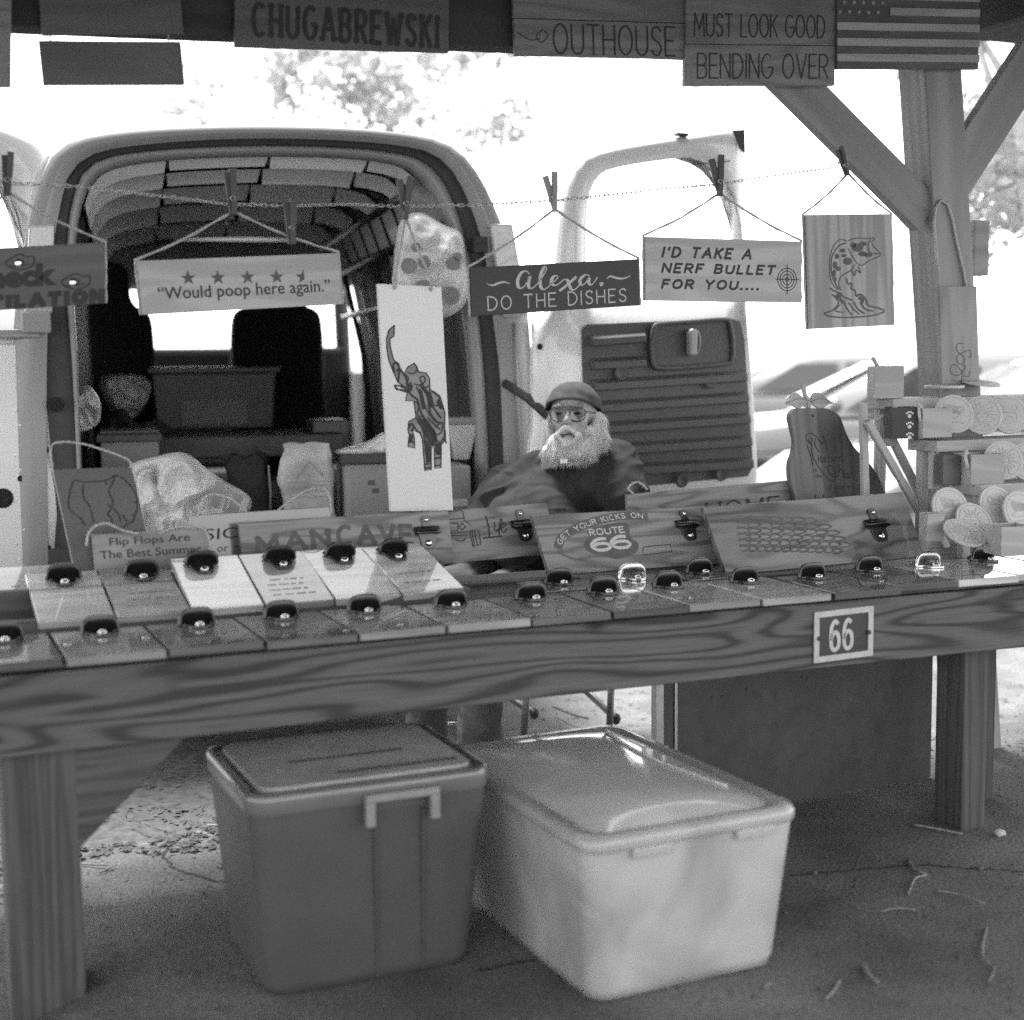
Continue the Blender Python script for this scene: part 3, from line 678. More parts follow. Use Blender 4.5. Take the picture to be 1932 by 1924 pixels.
# --- fish board
fr, wd, h = sframe((1519, 405), (1683, 403), (1526, 621), CV)
s = thing('hanging_sign', 'light wooden board engraved with a leaping bass above splashing water', 'sign', fr(wd/2, 0, -h), 'signs hanging from the chain')
board(fr, wd, h, .018, M_pine, s, along='z'); hang(fr, wd, h, .018, (1600, 326), CV, s)
cf = crop(3200, 840, .2495)
mb = MB(); fish = [
 ([(770, 490), (900, 450), (1060, 455), (1195, 450), (1150, 520), (1190, 590), (1295, 710), (1200, 770), (1090, 820), (1000, 885), (940, 870), (870, 790), (810, 690), (770, 610)], 7),
 ([(750, 500), (650, 470), (560, 540), (510, 640), (480, 760), (470, 900), (480, 1060), (520, 1180), (600, 1280)], 7), ([(740, 530), (640, 560), (560, 650), (510, 760), (500, 950), (530, 1100), (620, 1270)], 9),
 ([(650, 1290), (620, 1180), (650, 1070), (740, 1010), (830, 950), (870, 870)], 8), ([(830, 950), (870, 1050), (900, 960), (970, 1010), (930, 900)], 8), ([(740, 1090), (770, 1180), (830, 1180), (820, 1260), (880, 1290), (900, 1380), (960, 1350), (1030, 1400), (1080, 1490)], 12),
 ([(480, 1250), (560, 1300), (640, 1330), (700, 1390), (850, 1450)], 10), ([(510, 1350), (560, 1390), (620, 1480), (570, 1560), (500, 1620), (390, 1650), (450, 1695), (650, 1720), (900, 1715), (1150, 1690), (1300, 1650), (1350, 1610), (1250, 1570), (1130, 1540), (1050, 1490)], 9),
 ([(700, 1450), (740, 1560), (830, 1680)], 9), ([(780, 1480), (850, 1580), (950, 1670)], 8), ([(860, 1470), (930, 1590), (1040, 1660)], 10), ([(960, 1480), (1050, 1590), (1180, 1620)], 9), ([(640, 1520), (560, 1610), (700, 1640)], 7), ([(1130, 470), (1090, 560), (1120, 680), (1270, 700)], 7),
 ([(560, 1380), (640, 1420), (690, 1500)], 16), ([(940, 1400), (1000, 1440), (980, 1500)], 22), ([(600, 1340), (650, 1390)], 20)]
for i, (st, ww) in enumerate(fish): mb.ribbon(L2(fr, cf, smooth_path(st, 4)), ww*.00052, -.0006-.0001*i, fr)
for cx, cy, a, b in ((920, 600, 95, 70), (760, 820, 75, 60), (590, 740, 34, 44), (680, 650, 50, 35), (560, 880, 40, 60), (610, 940, 45, 38), (1090, 720, 70, 36), (700, 730, 44, 28), (850, 560, 50, 45), (1010, 540, 60, 40), (1000, 700, 70, 40), (545, 1010, 30, 60), (560, 1110, 25, 50)):
    q = L2(fr, cf, [(cx+a*cos(t*pi/5), cy+b*sin(t*pi/5)) for t in range(10)]); mb.add([(x_, -.0004, z_) for x_, z_ in q], [tuple(range(10))], fr)
mb.build('engraving', M_ink2, s)
# --- tall elephant board
fr, wd, h = sframe((713, 535), (833, 541), (738, 965), CV+.005)
s = thing('hanging_sign', 'tall narrow white board with a patterned elephant raising its trunk', 'sign', fr(wd/2, 0, -h), 'signs hanging from the chain')
board(fr, wd, h, .020, M_whiteb, s, along='z')
pin = onV(765, 408, CV)
for x in (.26, .83):
    twine([pin, fr(wd*x, -.006, .02), fr(wd*x, -.006, -.012)], 'twine', s, .004)
    mb = MB(); mb.ell(tuple(fr(wd*x, -.008, .016)), (.008, .008, .010), 8); mb.build('knot', M_jute, s, smooth=True)
ce = crop(1480, 1100, .499)
body_o = [(195, 400), (150, 445), (133, 510), (135, 590), (150, 680), (185, 770), (225, 860), (270, 890), (300, 940), (285, 1005), (350, 1010), (370, 1140), (310, 1175), (305, 1240), (315, 1280), (305, 1375), (358, 1388), (355, 1310), (340, 1240), (400, 1265), (420, 1310), (440, 1570), (490, 1560), (490, 1380), (515, 1385), (520, 1550), (568, 1545), (570, 1360), (595, 1330), (600, 1100), (560, 970), (480, 915), (478, 830), (450, 785), (390, 775), (355, 705), (300, 740), (275, 790), (220, 720), (185, 670), (160, 560), (160, 510), (190, 490), (195, 400)]
fill = L2(fr, ce, body_o[:-1])
mb = MB(); mb.add([(a, -.0003, b) for a, b in fill], [tuple(range(len(fill)))], fr); mb.build('engraving_tone', M_signm, s)
mb = MB(); mb.ribbon(L2(fr, ce, body_o), .0040, -.0007, fr); mb.ribbon(L2(fr, ce, smooth_path([(300, 935), (250, 915), (215, 920), (195, 885), (240, 885), (300, 905)], 4)), .003, -.0012, fr)
inner = [[(200, 790), (185, 720), (215, 700), (235, 740), (215, 770)], [(195, 880), (225, 915), (300, 940)], [(200, 885), (240, 890), (290, 920)], [(225, 860), (240, 760), (290, 830), (300, 900)], [(275, 790), (310, 830), (290, 870), (330, 930)], [(300, 780), (350, 790), (380, 750), (355, 710)], [(330, 860), (300, 900), (330, 960), (380, 1000), (400, 1080), (450, 1180)], [(350, 870), (400, 880), (440, 850), (430, 810), (400, 830), (440, 900), (480, 880)], [(370, 890), (400, 960), (440, 1060), (520, 1170), (560, 1180)], [(400, 880), (450, 950), (500, 1050), (570, 1150)], [(350, 1010), (390, 1040), (380, 1120), (430, 1140), (490, 1220), (510, 1370)], [(370, 1140), (400, 1200), (440, 1190), (460, 1240), (430, 1300), (500, 1370)], [(310, 1230), (330, 1190), (350, 1220), (330, 1250)], [(340, 1190), (380, 1250), (410, 1260)], [(480, 920), (470, 1000), (500, 1040), (560, 1050), (590, 1080)], [(500, 930), (560, 980), (540, 1020), (585, 1060)], [(520, 1220), (580, 1180), (570, 1260), (520, 1290), (560, 1340), (590, 1300)], [(450, 1420), (470, 1390), (440, 1400), (480, 1440)], [(430, 1320), (490, 1400)], [(440, 1340), (470, 1480), (450, 1510)], [(440, 1520), (490, 1510)], [(520, 1470), (568, 1460)], [(520, 1400), (560, 1440), (568, 1380)], [(310, 1300), (350, 1350)], [(440, 1550), (490, 1540)], [(515, 1530), (568, 1520)], [(600, 1240), (604, 1330), (612, 1345)], [(420, 900), (470, 960), (480, 1100), (540, 1180)], [(440, 1160), (520, 1260), (530, 1350)], [(460, 1140), (560, 1240)]]
for i, st in enumerate(inner): mb.ribbon(L2(fr, ce, smooth_path(st, 4)),   .0040 if i % 3 else .0062, -.0008-.00008*i, fr)
dark = [[(380, 1130), (440, 1160), (520, 1240), (530, 1330), (500, 1370), (440, 1300), (400, 1210)], [(430, 1320), (488, 1370), (488, 1500), (450, 1500), (440, 1400)], [(515, 1350), (575, 1340), (565, 1440), (530, 1440)], [(390, 900), (420, 930), (450, 1070), (420, 1080), (400, 1000)], [(310, 1270), (350, 1280), (335, 1340), (312, 1350)], [(560, 1000), (590, 1060), (560, 1080), (540, 1030)], [(300, 870), (345, 880), (335, 930)], [(450, 940), (490, 940), (515, 1040), (470, 1080)]]
for st in dark: q = L2(fr, ce, st); mb.add([(a, -.00055, b) for a, b in q], [tuple(range(len(q)))], fr)
mb.build('engraving', M_ink, s)
# --- eck ventilation sign at the left edge
fr, wd, h = sframe((-150, 475), (197, 457), (-147, 595), CV)
s = thing('hanging_sign', 'brown wooden sign ending in eck and TILATION cut off at the left edge', 'sign', fr(wd/2, 0, -h), 'signs hanging from the chain')
board(fr, wd, h, .013, M_signd, s); twine([onV(17, 364, CV), fr(wd+.003, .006, .003), fr(wd+.003, .006, -h)], 'twine', s); twine([onV(13, 364, CV), fr(-.003, .006, .003)], 'twine', s)
cc_ = crop(0, 940, .2381); mb = MB()
a = fr.px(*cc_((-620, 885))); b = fr.px(*cc_((960, 465))); zb_ = fr.px(*cc_((300, 885)))[1]; zt_ = fr.px(*cc_((720, 465)))[1]
put_text(mb, 'Check', fr, a[0], b[0], zb_, zt_, -.0006, bold=.06)
a = fr.px(*cc_((-1000, 1200))); b = fr.px(*cc_((1705, 985))); zb_ = fr.px(*cc_((700, 1195)))[1]; zt_ = fr.px(*cc_((700, 975)))[1]
put_hand(mb, 'VENTILATION', fr, a[0], b[0], zb_+.004, zt_-.004, -.0008, .0150, gap=.5, serif=.2)
for cx, cy in ((330, 455), (1270, 780)):
    q = smooth_path([(cx+rx, cy+ry) for rx, ry in ((-240, 10), (-150, -60), (0, -130), (110, -90), (230, -95), (240, 0), (180, 80), (0, 130), (-150, 90))], 4, True)
    mb.ribbon(L2(fr, cc_, q+[q[0]]), .0042, -.0007, fr)
    q = [(cx-10+75*cos(t*pi/8), cy+10+55*sin(t*pi/8)) for t in range(17)]; mb.ribbon(L2(fr, cc_, q), .004, -.0009, fr)
    mb.ribbon(L2(fr, cc_, smooth_path([(cx-170, cy+60), (cx-40, cy+80), (cx+160, cy+30)], 3)), .003, -.0012, fr)
mb.build('lettering', M_ink, s)
for cx, cy in ((300, 470), (1215, 795)):
    x, z = fr.px(*cc_((cx, cy))); mb = MB(); mb.ell(tuple(fr(x, -.002, z)), (.010, .004, .013), 10); mb.build('eye_bead', M_screw, s, smooth=True)
# --- overhead signs, fixed along the beam
def over(name, TL, TR, BL, v, mat, label, t=.016):
    fr, wd, h = sframe(TL, TR, BL, v); s = thing('overhead_sign', label, 'sign', fr(wd/2, t, 0), 'signs fixed along the beam'); return fr, wd, h, s
fr, wd, h, s = over('', (443, -40), (848, -22), (443, 88), .69, M_signd, 'dark brown board lettered CHUGABREWSKI under the beam')
board(fr, wd, h, .016, M_signd, s)
mb = MB(); a = fr.px(478, 66); b = fr.px(826, 30); c = fr.px(826, 90)
put_hand(mb, 'CHUGABREWSKI', fr, a[0], b[0], a[1], a[1]+.085, -.0008, .0125, gap=.45, serif=.2, slope=(fr.px(826, 90)[1]-a[1])/(c[0]-a[0])*.9); mb.build('lettering', M_ink, s)
fr, wd, h, s = over('', (968, -10), (1293, 2), (972, 104), .69, M_signm, 'brown board lettered OUTHOUSE beside the two-plank sign')
z1 = fr.px(1000, 34)[1]
MB().box(0, wd, 0, .016, -h, z1-.002, fr).build('board', M_signm, s, bev=.002); MB().box(0, wd, 0, .016, z1, .02, fr).build('board', M_signm, s, bev=.002)
mb = MB(); a = fr.px(1045, 98); b = fr.px(1272, 50)
put_hand(mb, 'OUTHOUSE', fr, a[0], b[0], a[1]-.004, b[1]-.002, -.0008, .0055, gap=.24)
for st in ([(976, 60), (1000, 75), (1020, 72)], [(1025, 55), (1012, 68), (1022, 80), (1034, 66), (1026, 58)]): mb.ribbon([fr.px(*p) for p in smooth_path(st, 4)], .003, -.0008, fr)
mb.build('lettering', M_ink, s)
fr, wd, h, s = over('', (1292, -20), (1577, -12), (1292, 161), .68, M_signm, 'two-plank board lettered MUST LOOK GOOD BENDING OVER')
z1 = fr.px(1300, 82)[1]
MB().box(0, wd, 0, .017, -h, z1-.0015, fr).build('plank', M_signm, s, bev=.002); MB().box(.004, wd, 0, .017, z1, .0, fr).build('plank', M_signm, s, bev=.002)
mb = MB(); a = fr.px(1310, 68); b = fr.px(1556, 30); put_hand(mb, 'MUST LOOK GOOD', fr, a[0], b[0], a[1], b[1], -.0008, .0046, gap=.2)
a = fr.px(1316, 147); b = fr.px(1562, 103); put_hand(mb, 'BENDING OVER', fr, a[0], b[0], a[1], b[1], -.0008, .0046, gap=.2); mb.build('lettering', M_ink, s)
fr, wd, h, s = over('', (1579, -45), (1848, -36), (1579, 129), .67, M_signm, 'wooden striped flag board with small stars at the beam end')
board(fr, wd, h, .02, M_signd, s)
for k in range(7):
    zc = -h+.014+k*.049
    if k < 3: MB().box(0, wd, -.004, -.0005, zc+.008, zc+.032, fr).build('stripe', M_sign, s)
    elif k < 5: MB().box(wd*.36, wd, -.004, -.0005, zc+.008, zc+.032, fr).build('stripe', M_sign, s)
for r in range(3):
    for k in range(5):
        x = wd*(.02+.065*k+.03*(r % 2)); z = -h+.014+3*.049+.016+.03*r
        pts = [(x+(.009 if i % 2 == 0 else .004)*sin(pi*i/5), z+(.009 if i % 2 == 0 else .004)*cos(pi*i/5)) for i in range(10)]
        mb = MB(); mb.add([(x, -.001, z)]+[(a, -.001, b) for a, b in pts], [(0, i+1, (i+1) % 10+1) for i in range(10)], fr); mb.build('star', M_sign, s)
fr, wd, h, s = over('', (70, -40), (338, -38), (80, 66), .69, M_signd, 'dark plain board on the beam above a bright gap')
board(fr, wd, h, .016, M_signd, s)
fr, wd, h, s = over('', (73, 76), (341, 78), (82, 160), .69, M_signd, 'dark plain board hanging just below the bright gap')
board(fr, wd, h, .016, M_signd, s)
for x in (.03, wd-.03): mb = MB(); mb.tube([tuple(fr(x, .008, 0)), tuple(fr(x, .012, .09))], .002, 5); mb.build('twine', M_jute, s)
fr, wd, h, s = over('', (-180, -30), (22, -25), (-180, 164), .66, M_signm, 'dim wooden board cut off in the top left corner')
board(fr, wd, h, .016, M_signm, s)
# --- chain
cp = [(-420, 335), (-200, 340), (0, 345), (150, 352), (240, 362), (430, 385), (545, 388), (660, 385), (765, 390), (880, 387), (960, 383), (1060, 377), (1160, 366), (1250, 356), (1350, 348), (1400, 340), (1480, 328), (1560, 318), (1592, 302)]
P = [tuple(onV(x, y, CV)) for x, y in cp] + [tuple(onV(1600, 298, PV0))]
P = resample(P, 2 + int(3.4/.0165)); mb = MB()
for i in range(len(P)-1):
    c = (P[i]+P[i+1])/2; d = (P[i+1]-P[i]).normalized(); sd_ = (V if i % 2 else ZZ); sd_ = (sd_-d*sd_.dot(d)).normalized()
    tw = noise.noise(Vector((i*.05, 0, 0)))*2.5; sd_ = Matrix.Rotation(tw, 3, d) @ sd_
    ring = [c + d*(.0115*cos(a)*(1 if abs(cos(a)) < .9 else 1)) + sd_*(.0045*sin(a)) for a in [2*pi*j/10 for j in range(10)]]
    mb.tube([tuple(r) for r in ring], .0014, 4, closed=True)
tag(mb.build('chain', M_steel, origin=onV(765, 390, CV), smooth=True), 'thin steel link chain strung across the stall front', 'chain')
# --- clothes pins
pins = [((13, 369), (14, 284), 0, 'grey clothes pin clipping the sign cut off at the left'), ((441, 405), (432, 316), 0, 'dark clothes pin above the star rating sign'), ((551, 461), (546, 372), 1, 'spare clothes pin clipped right of the star sign'), ((763, 413), (768, 330), 2, 'open clothes pin above the tall elephant board'), ((1045, 400), (1041, 322), 2, 'pale clothes pin above the dark dishes sign'), ((1357, 370), (1355, 290), 2, 'dark clothes pin above the bullet sign'), ((1599, 331), (1582, 276), 1, 'clothes pin clipped at the brace above the bass board')]
for tip, top, kind_, lb in pins:
    p = onV(*tip, CV-.012); q_ = onV(*top, CV-.012); ez = (q_-p); L = ez.length; ez.normalize(); ex = (U-ez*U.dot(ez)).normalized(); fr = Fr(p, ex, ez.cross(ex), ez)
    s = thing('clothes_pin', lb, 'clothes pin', p+ez*L*.4, 'clothes pins on the chain'); k = L/.12
    for j, (an, xo) in enumerate(((.05, .004), (-.05 if kind_ < 2 else -.26, -.004))):
        e2 = (ez*cos(an)+ex*sin(an)); x2 = (ex*cos(an)-ez*sin(an)); piv = p+ez*L*.35
        f2 = Fr(piv+ex*xo*k, x2, ez.cross(ex), e2)
        y0 = -.007 if j == 0 else -.005; y0 += .004*j
        k *= 1.45; prof = [(-.0042*k, -L*.35), (.0042*k, -L*.35), (.0055*k, -L*.1), (.0045*k, 0), (.0065*k, L*.15), (.0065*k, L*(.63 if j == 0 else .55)), (-.0055*k, L*(.63 if j == 0 else .55)), (-.0050*k, 0)]; k /= 1.45
        MB().prism(prof, y0, y0+.011*k, f2, along='z').build('prong', M_plank if kind_ != 2 or tip[0] != 1045 else M_post, s, bev=.001)
    mb = MB(); hp = []
    for i in range(40): a = i*.9; hp.append(tuple(p+ez*L*.35+ex*(.0065*cos(a))+fr.ey*(-.012+.0006*i)+ez*(.0065*sin(a))))
    mb.tube(hp, .0011, 4); mb.build('spring', M_steel, s, smooth=True)
# ================================================================== BOARDS STANDING ON THE TABLE
def lean_board(name, cat, label, TL, TR, BL, v, dv, t, mat, along='x', group='boards leaning on the table', zmin=None):
    fr, wd, h = sframe(TL, TR, BL, v, dv)
    s = thing(name, label, cat, fr(wd/2, t, -h), group); board(fr, wd, h, t, mat, s, along=along); return fr, wd, h, s
# long pale board behind (HONE.. lettering half hidden)
fr, wd, h, s = lean_board('wooden_sign', 'sign', 'pale wooden board with big outlined letters, mostly hidden behind the pear cutting board', (1183, 932), (1560, 900), (1192, 1075), .72, .03, .018, M_board)
mb = MB(); a = fr.px(1335, 985); b = fr.px(1470, 935); put_hand(mb, 'HOME', fr, a[0], b[0], a[1], b[1]-.002, -.0008, .006, gap=.25, serif=.1)
mb.ribbon([fr.px(*p) for p in smooth_path([(1488, 942), (1500, 932), (1512, 940), (1530, 930), (1548, 932), (1560, 945)], 5)], .0025, -.0008, fr); mb.build('lettering', M_ink, s)
twine([fr(.02, -.003, 0), fr(.0, -.01, .02), fr(.03, -.02, .035), fr(.07, -.005, .01)], 'twine', s, .004)
# pear cutting board
cpx = crop(3080, 1520, .2599)
fr = Fr(onV(1560, 1000, .69), U, (V), (ZZ*.985+V*.17).normalized())
pear = [(410, 440), (560, 432), (720, 435), (840, 430), (960, 470), (1060, 540), (1110, 640), (1160, 780), (1230, 930), (1320, 1060), (1450, 1200), (1580, 1350), (1680, 1520), (1750, 1720), (1790, 1950), (1800, 2150), (400, 2150), (400, 1950), (385, 1780), (320, 1560), (305, 1300), (360, 1120), (385, 950), (350, 780), (310, 600), (320, 520), (360, 465)]
s = thing('cutting_board', 'pear shaped two-tone cutting board engraved Kitchen is the Heart', 'cutting board', fr(0, 0, -.1))
q = smooth_path([fr.px(*cpx(p)) for p in pear], 4, True); xc = fr.px(*cpx((770, 900)))[0]
rot_ = next(i for i in range(len(q)) if q[i-1][0] <= xc < q[i][0]); q = q[rot_:]+q[:rot_]      # starts with the first point right of the glue line
qr = [p for p in q if p[0] > xc]; ql = [p for p in q if p[0] <= xc]
MB().prism([(xc+.0003, qr[0][1])]+qr+[(xc+.0003, qr[-1][1])], 0, .022, fr, along='z').build('stave', M_pear2, s)
MB().prism([(xc-.0003, qr[-1][1])]+ql+[(xc-.0003, qr[0][1])], 0, .022, fr, along='z').build('stave', M_pear, s)
mb = MB(); a = fr.px(*cpx((500, 50))); st = L2(fr, cpx, smooth_path([(540, 60), (550, 150), (570, 240), (620, 320), (620, 430)], 4)); mb.tube([(x, .011, z) for x, z in st], [.013, .011, .009, .0085, .008]+[.008]*(len(st)-5), 8, fr); mb.build('stem', M_crate, s, smooth=True)
for lf in ([(265, 360), (320, 250), (390, 195), (460, 210), (540, 270), (640, 330), (560, 360), (480, 440), (410, 430), (350, 390)], [(650, 330), (660, 230), (730, 185), (820, 210), (900, 290), (975, 355), (900, 380), (850, 425), (760, 440), (700, 400)]):
    q = L2(fr, cpx, smooth_path(lf, 3, True)); MB().prism(q, .004, .014, fr).build('leaf', M_crate, s, bev=.003)
    q2 = L2(fr, cpx, smooth_path([(265, 360), (450, 285), (640, 330)] if lf[0][0] < 300 else [(975, 355), (810, 280), (650, 330)], 4)); mb = MB(); mb.ribbon(q2, .002, .0033, fr); mb.build('vein', M_ink2, s)
mb = MB(); q0 = fr.px(*cpx((655, 548))); mb.ell(tuple(fr(q0[0], -.0005, q0[1])), (.005, .002, .005), 8)
for i, st in enumerate(([(640, 985), (570, 940), (560, 850), (620, 815), (720, 870), (800, 990), (820, 840)], [(620, 880), (650, 930), (610, 960), (590, 900)], [(700, 900), (690, 1000), (760, 1110)], [(820, 840), (850, 950), (880, 1110)], [(560, 980), (620, 1150), (660, 1310)], [(640, 985), (650, 1150), (720, 1290), (850, 1480), (960, 1560), (1000, 1500)], [(1000, 1500), (920, 1440), (890, 1340), (960, 1320), (1000, 1430), (940, 1440)], [(1010, 1360), (1060, 1300), (1050, 1480), (1000, 1440), (1110, 1380), (1130, 1500)])):
    mb.ribbon(L2(fr, cpx, smooth_path(st, 5)), .0030, -.0008-.0001*i, fr)
def ptx(t, p0, p1, bold=.0): a = fr.px(*cpx(p0)); b = fr.px(*cpx(p1)); put_text(mb, t, fr, a[0], b[0], a[1], b[1], -.0009, bold)
ptx('itchen', (740, 1270), (1110, 1130)); ptx('is', (665, 1420), (720, 1350)); ptx('the', (700, 1505), (800, 1440)); ptx('eart', (1130, 1520), (1290, 1400)); ptx('of the', (875, 1700), (1100, 1600)); ptx('Home', (690, 1870), (1300, 1740))
for k in range(3): q0 = fr.px(*cpx((1130+75*k, 1640))); mb.ribbon([(q0[0]-.004, q0[1]+.004), (q0[0], q0[1]-.004), (q0[0]+.004, q0[1]+.004)], .003, -.0009, fr)
mb.build('lettering', M_ink, s)
# Life board
fr, wd, h, s = lean_board('opener_board', 'opener board', 'knotty board lettered Life with an off-road car drawing and bottle opener', (700, 975), (1031, 948), (725, 1075), .665, .03, .018, M_board)
cl = crop(1780, 1980, .559); mb = MB()
mb.ribbon(L2(fr, cl, [(290, 145), (312, 225), (318, 300)]), .005, -.0006, fr); mb.ribbon(L2(fr, cl, [(270, 308), (340, 300), (410, 293)]), .005, -.0008, fr)
for i, st in enumerate(([(355, 190), (360, 260), (385, 235)], [(345, 160), (350, 168)], [(380, 260), (410, 190), (395, 175), (385, 300)], [(400, 240), (435, 215), (420, 200), (400, 240), (420, 270), (440, 240)])): mb.ribbon(L2(fr, cl, smooth_path(st, 4)), .0035, -.0009-.0001*i, fr)
for i, st in enumerate(([(-40, 120), (60, 115), (125, 110), (140, 180), (185, 215)], [(-40, 180), (60, 172), (140, 165)], [(-60, 275), (60, 270), (165, 262)], [(-60, 300), (60, 290), (165, 285)], [(70, 320), (120, 330), (150, 310)], [(175, 255), (240, 250), (255, 350), (200, 370), (175, 255)], [(192, 255), (210, 365)], [(210, 253), (232, 362)], [(125, 200), (145, 230), (120, 250), (100, 225), (125, 200)], [(50, 200), (90, 205), (95, 250), (40, 258)])): mb.ribbon(L2(fr, cl, st), .0032, -.0006-.0001*i, fr)
mb.build('engraving', M_ink, s)
x, z = fr.px(987, 997); opener(Fr(fr(x, -.0, z), fr.ex, fr.ey, fr.ez), s, M_iron, .95)
# dark glossy sign behind (only IC readable)
fr, wd, h, s = lean_board('wooden_sign', 'sign', 'grey glossy board with a white window reflection, letters IC showing', (358, 972), (626, 955), (352, 1080), .70, .02, .014, M_grey_gloss)
mb = MB(); a = fr.px(455, 1004); b = fr.px(445, 1018)
put_text(mb, 'MUSIC', fr, fr.px(318, 1010)[0], fr.px(448, 1010)[0], fr.px(400, 1018)[1], fr.px(400, 997)[1], -.0007)
put_text(mb, 'or +', fr, fr.px(410, 1030)[0], fr.px(450, 1030)[0], fr.px(400, 1042)[1], fr.px(400, 1030)[1], -.0007); mb.build('lettering', M_ink, s)
twine([fr(.02, 0, -.005), fr(.04, -.01, .05), fr(.10, -.01, .045), fr(.16, 0, .0)], 'twine', s, .003); twine([fr(wd-.16, 0, -.002), fr(wd-.08, -.01, .05), fr(wd-.02, -.01, .045), fr(wd, 0, -.02)], 'twine', s, .003)
# Man cave
fr, wd, h, s = lean_board('opener_board', 'opener board', 'long wooden board arched with MAN CAVE letters and a bottle opener', (450, 985), (845, 962), (462, 1090), .625, .025, .018, M_board)
mb = MB(); a = fr.px(487, 1045); b = fr.px(775, 1000)
def archf(x, z): t = (x-(a[0]+b[0])/2)/((b[0]-a[0])/2); return (x, z-.010*t*t+.006)
put_hand(mb, 'MAN', fr, a[0], fr.px(618, 1000)[0], fr.px(487, 1042)[1], fr.px(487, 1012)[1], -.0007, .0125, gap=.35, serif=.12, fn=archf)
put_hand(mb, 'CAVE', fr, fr.px(637, 1000)[0], b[0], fr.px(637, 1032)[1], fr.px(637, 998)[1], -.0007, .0125, gap=.35, serif=.12, fn=archf); mb.build('lettering', M_ink2, s)
x, z = fr.px(806, 1010); opener(Fr(fr(x, 0, z), fr.ex, fr.ey, fr.ez), s, M_iron, .95)
# Route 66
fr, wd, h, s = lean_board('opener_board', 'opener board', 'wooden board with Route 66 shield and a bottle opener at its right end', (1003, 972), (1330, 955), (1037, 1085), .50, .05, .02, M_board)
mb = MB(); q = [(1108, 1000), (1140, 990), (1180, 985), (1188, 1000), (1188, 1012), (1204, 1025), (1200, 1042), (1170, 1054), (1150, 1052), (1120, 1045), (1104, 1035), (1103, 1022), (1112, 1012)]
qq = [fr.px(*p) for p in smooth_path(q, 3, True)]; c0 = (sum(p[0] for p in qq)/len(qq), sum(p[1] for p in qq)/len(qq))
mb.add([(c0[0], -.0005, c0[1])]+[(p[0], -.0005, p[1]) for p in qq], [(0, i+1, (i+1) % len(qq)+1) for i in range(len(qq))], fr)
bn = [(1052, 1035), (1060, 1015), (1085, 998), (1120, 984), (1160, 975), (1200, 972), (1222, 976)]
mb.ribbon([fr.px(*p) for p in smooth_path(bn, 4)], .026, -.0004, fr); mb.ribbon([fr.px(*p) for p in smooth_path([(1052, 1040), (1075, 1052), (1105, 1056)], 4)], .006, -.0006, fr); mb.build('shield', M_ink2, s)
mb = MB(); put_hand(mb, 'ROUTE', fr, fr.px(1112, 1004)[0], fr.px(1178, 1004)[0], fr.px(1112, 1010)[1], fr.px(1112, 999)[1], -.0010, .0040, gap=.25, slope=.03)
six = smooth_path([(.82, .92), (.45, .92), (.12, .6), (.08, .3), (.3, .03), (.7, .03), (.92, .28), (.75, .52), (.4, .54), (.12, .36)], 4)
for X0 in (1116, 1153):
    a = fr.px(X0, 1039-(X0-1116)*.12); b = fr.px(X0+34, 1014-(X0-1116)*.12); mb.ribbon([(a[0]+p[0]*(b[0]-a[0]), a[1]+p[1]*(b[1]-a[1])) for p in six], .0095, -.0010, fr)
bp = resample([fr.px(*p) for p in smooth_path(bn, 4)], 40)
def onarc(k, dz): i = min(39, max(0, int(k))); return (bp[i].x, bp[i].y+dz)
rn = random.Random(3)
def banner(x, z):
    k_ = max(0, min(38.99, x*39)); i_ = int(k_); p_ = bp[i_].lerp(bp[i_+1], k_-i_); t_ = (bp[i_+1]-bp[i_]).normalized(); return (p_.x-t_.y*z, p_.y+t_.x*z)
put_hand(mb, 'GET YOUR KICKS ON', fr, .05, .95, -.0075, .0075, -.0012, .0030, gap=.3, fn=banner)
mb.build('lettering', M_cut, s)
mb = MB(); mb.ribbon([fr.px(*p) for p in [(1212, 1042), (1214, 1032), (1240, 1029), (1265, 1027), (1268, 1040), (1240, 1044), (1212, 1046)]], .003, -.0007, fr); mb.build('engraving', M_ink, s)
x, z = fr.px(1297, 997); opener(Fr(fr(x, 0, z), fr.ex, fr.ey, fr.ez), s, M_iron, .95)
# eagle board in front right
fr, wd, h, s = lean_board('opener_board', 'opener board', 'torched wooden board with eagle wing art and a large bottle opener', (1327, 956), (1702, 928), (1372, 1085), .38, .07, .022, M_flag)
mb = MB(); cg = crop(3000, 1900, .5673)
for i in range(6):
    y0 = 300+i*42; xe = (460, 560, 620, 660, 700, 640)[i]; xs = -110+i*8; n_ = 7+i
    for k in range(n_):
        a0 = xs+(xe-xs)*k/n_; a1 = xs+(xe-xs)*(k+1.15)/n_; dy = 18*(k/n_)**2
        q = [(a0, y0-4+dy), ((a0+a1)/2, y0-10+dy+rn.uniform(-4, 4)), (a1, y0+6+dy), ((a0+a1)/2+10, y0+24+dy), (a0+8, y0+24+dy)]
        mb.ribbon(L2(fr, cg, smooth_path(q, 3)), .0028+.0016*(k % 2), -.0005-.00006*(i*14+k), fr)
mb.build('engraving', M_ink2, s); x, z = fr.px(1655, 997); opener(Fr(fr(x, 0, z), fr.ex, fr.ey, fr.ez), s, M_iron, 1.08)
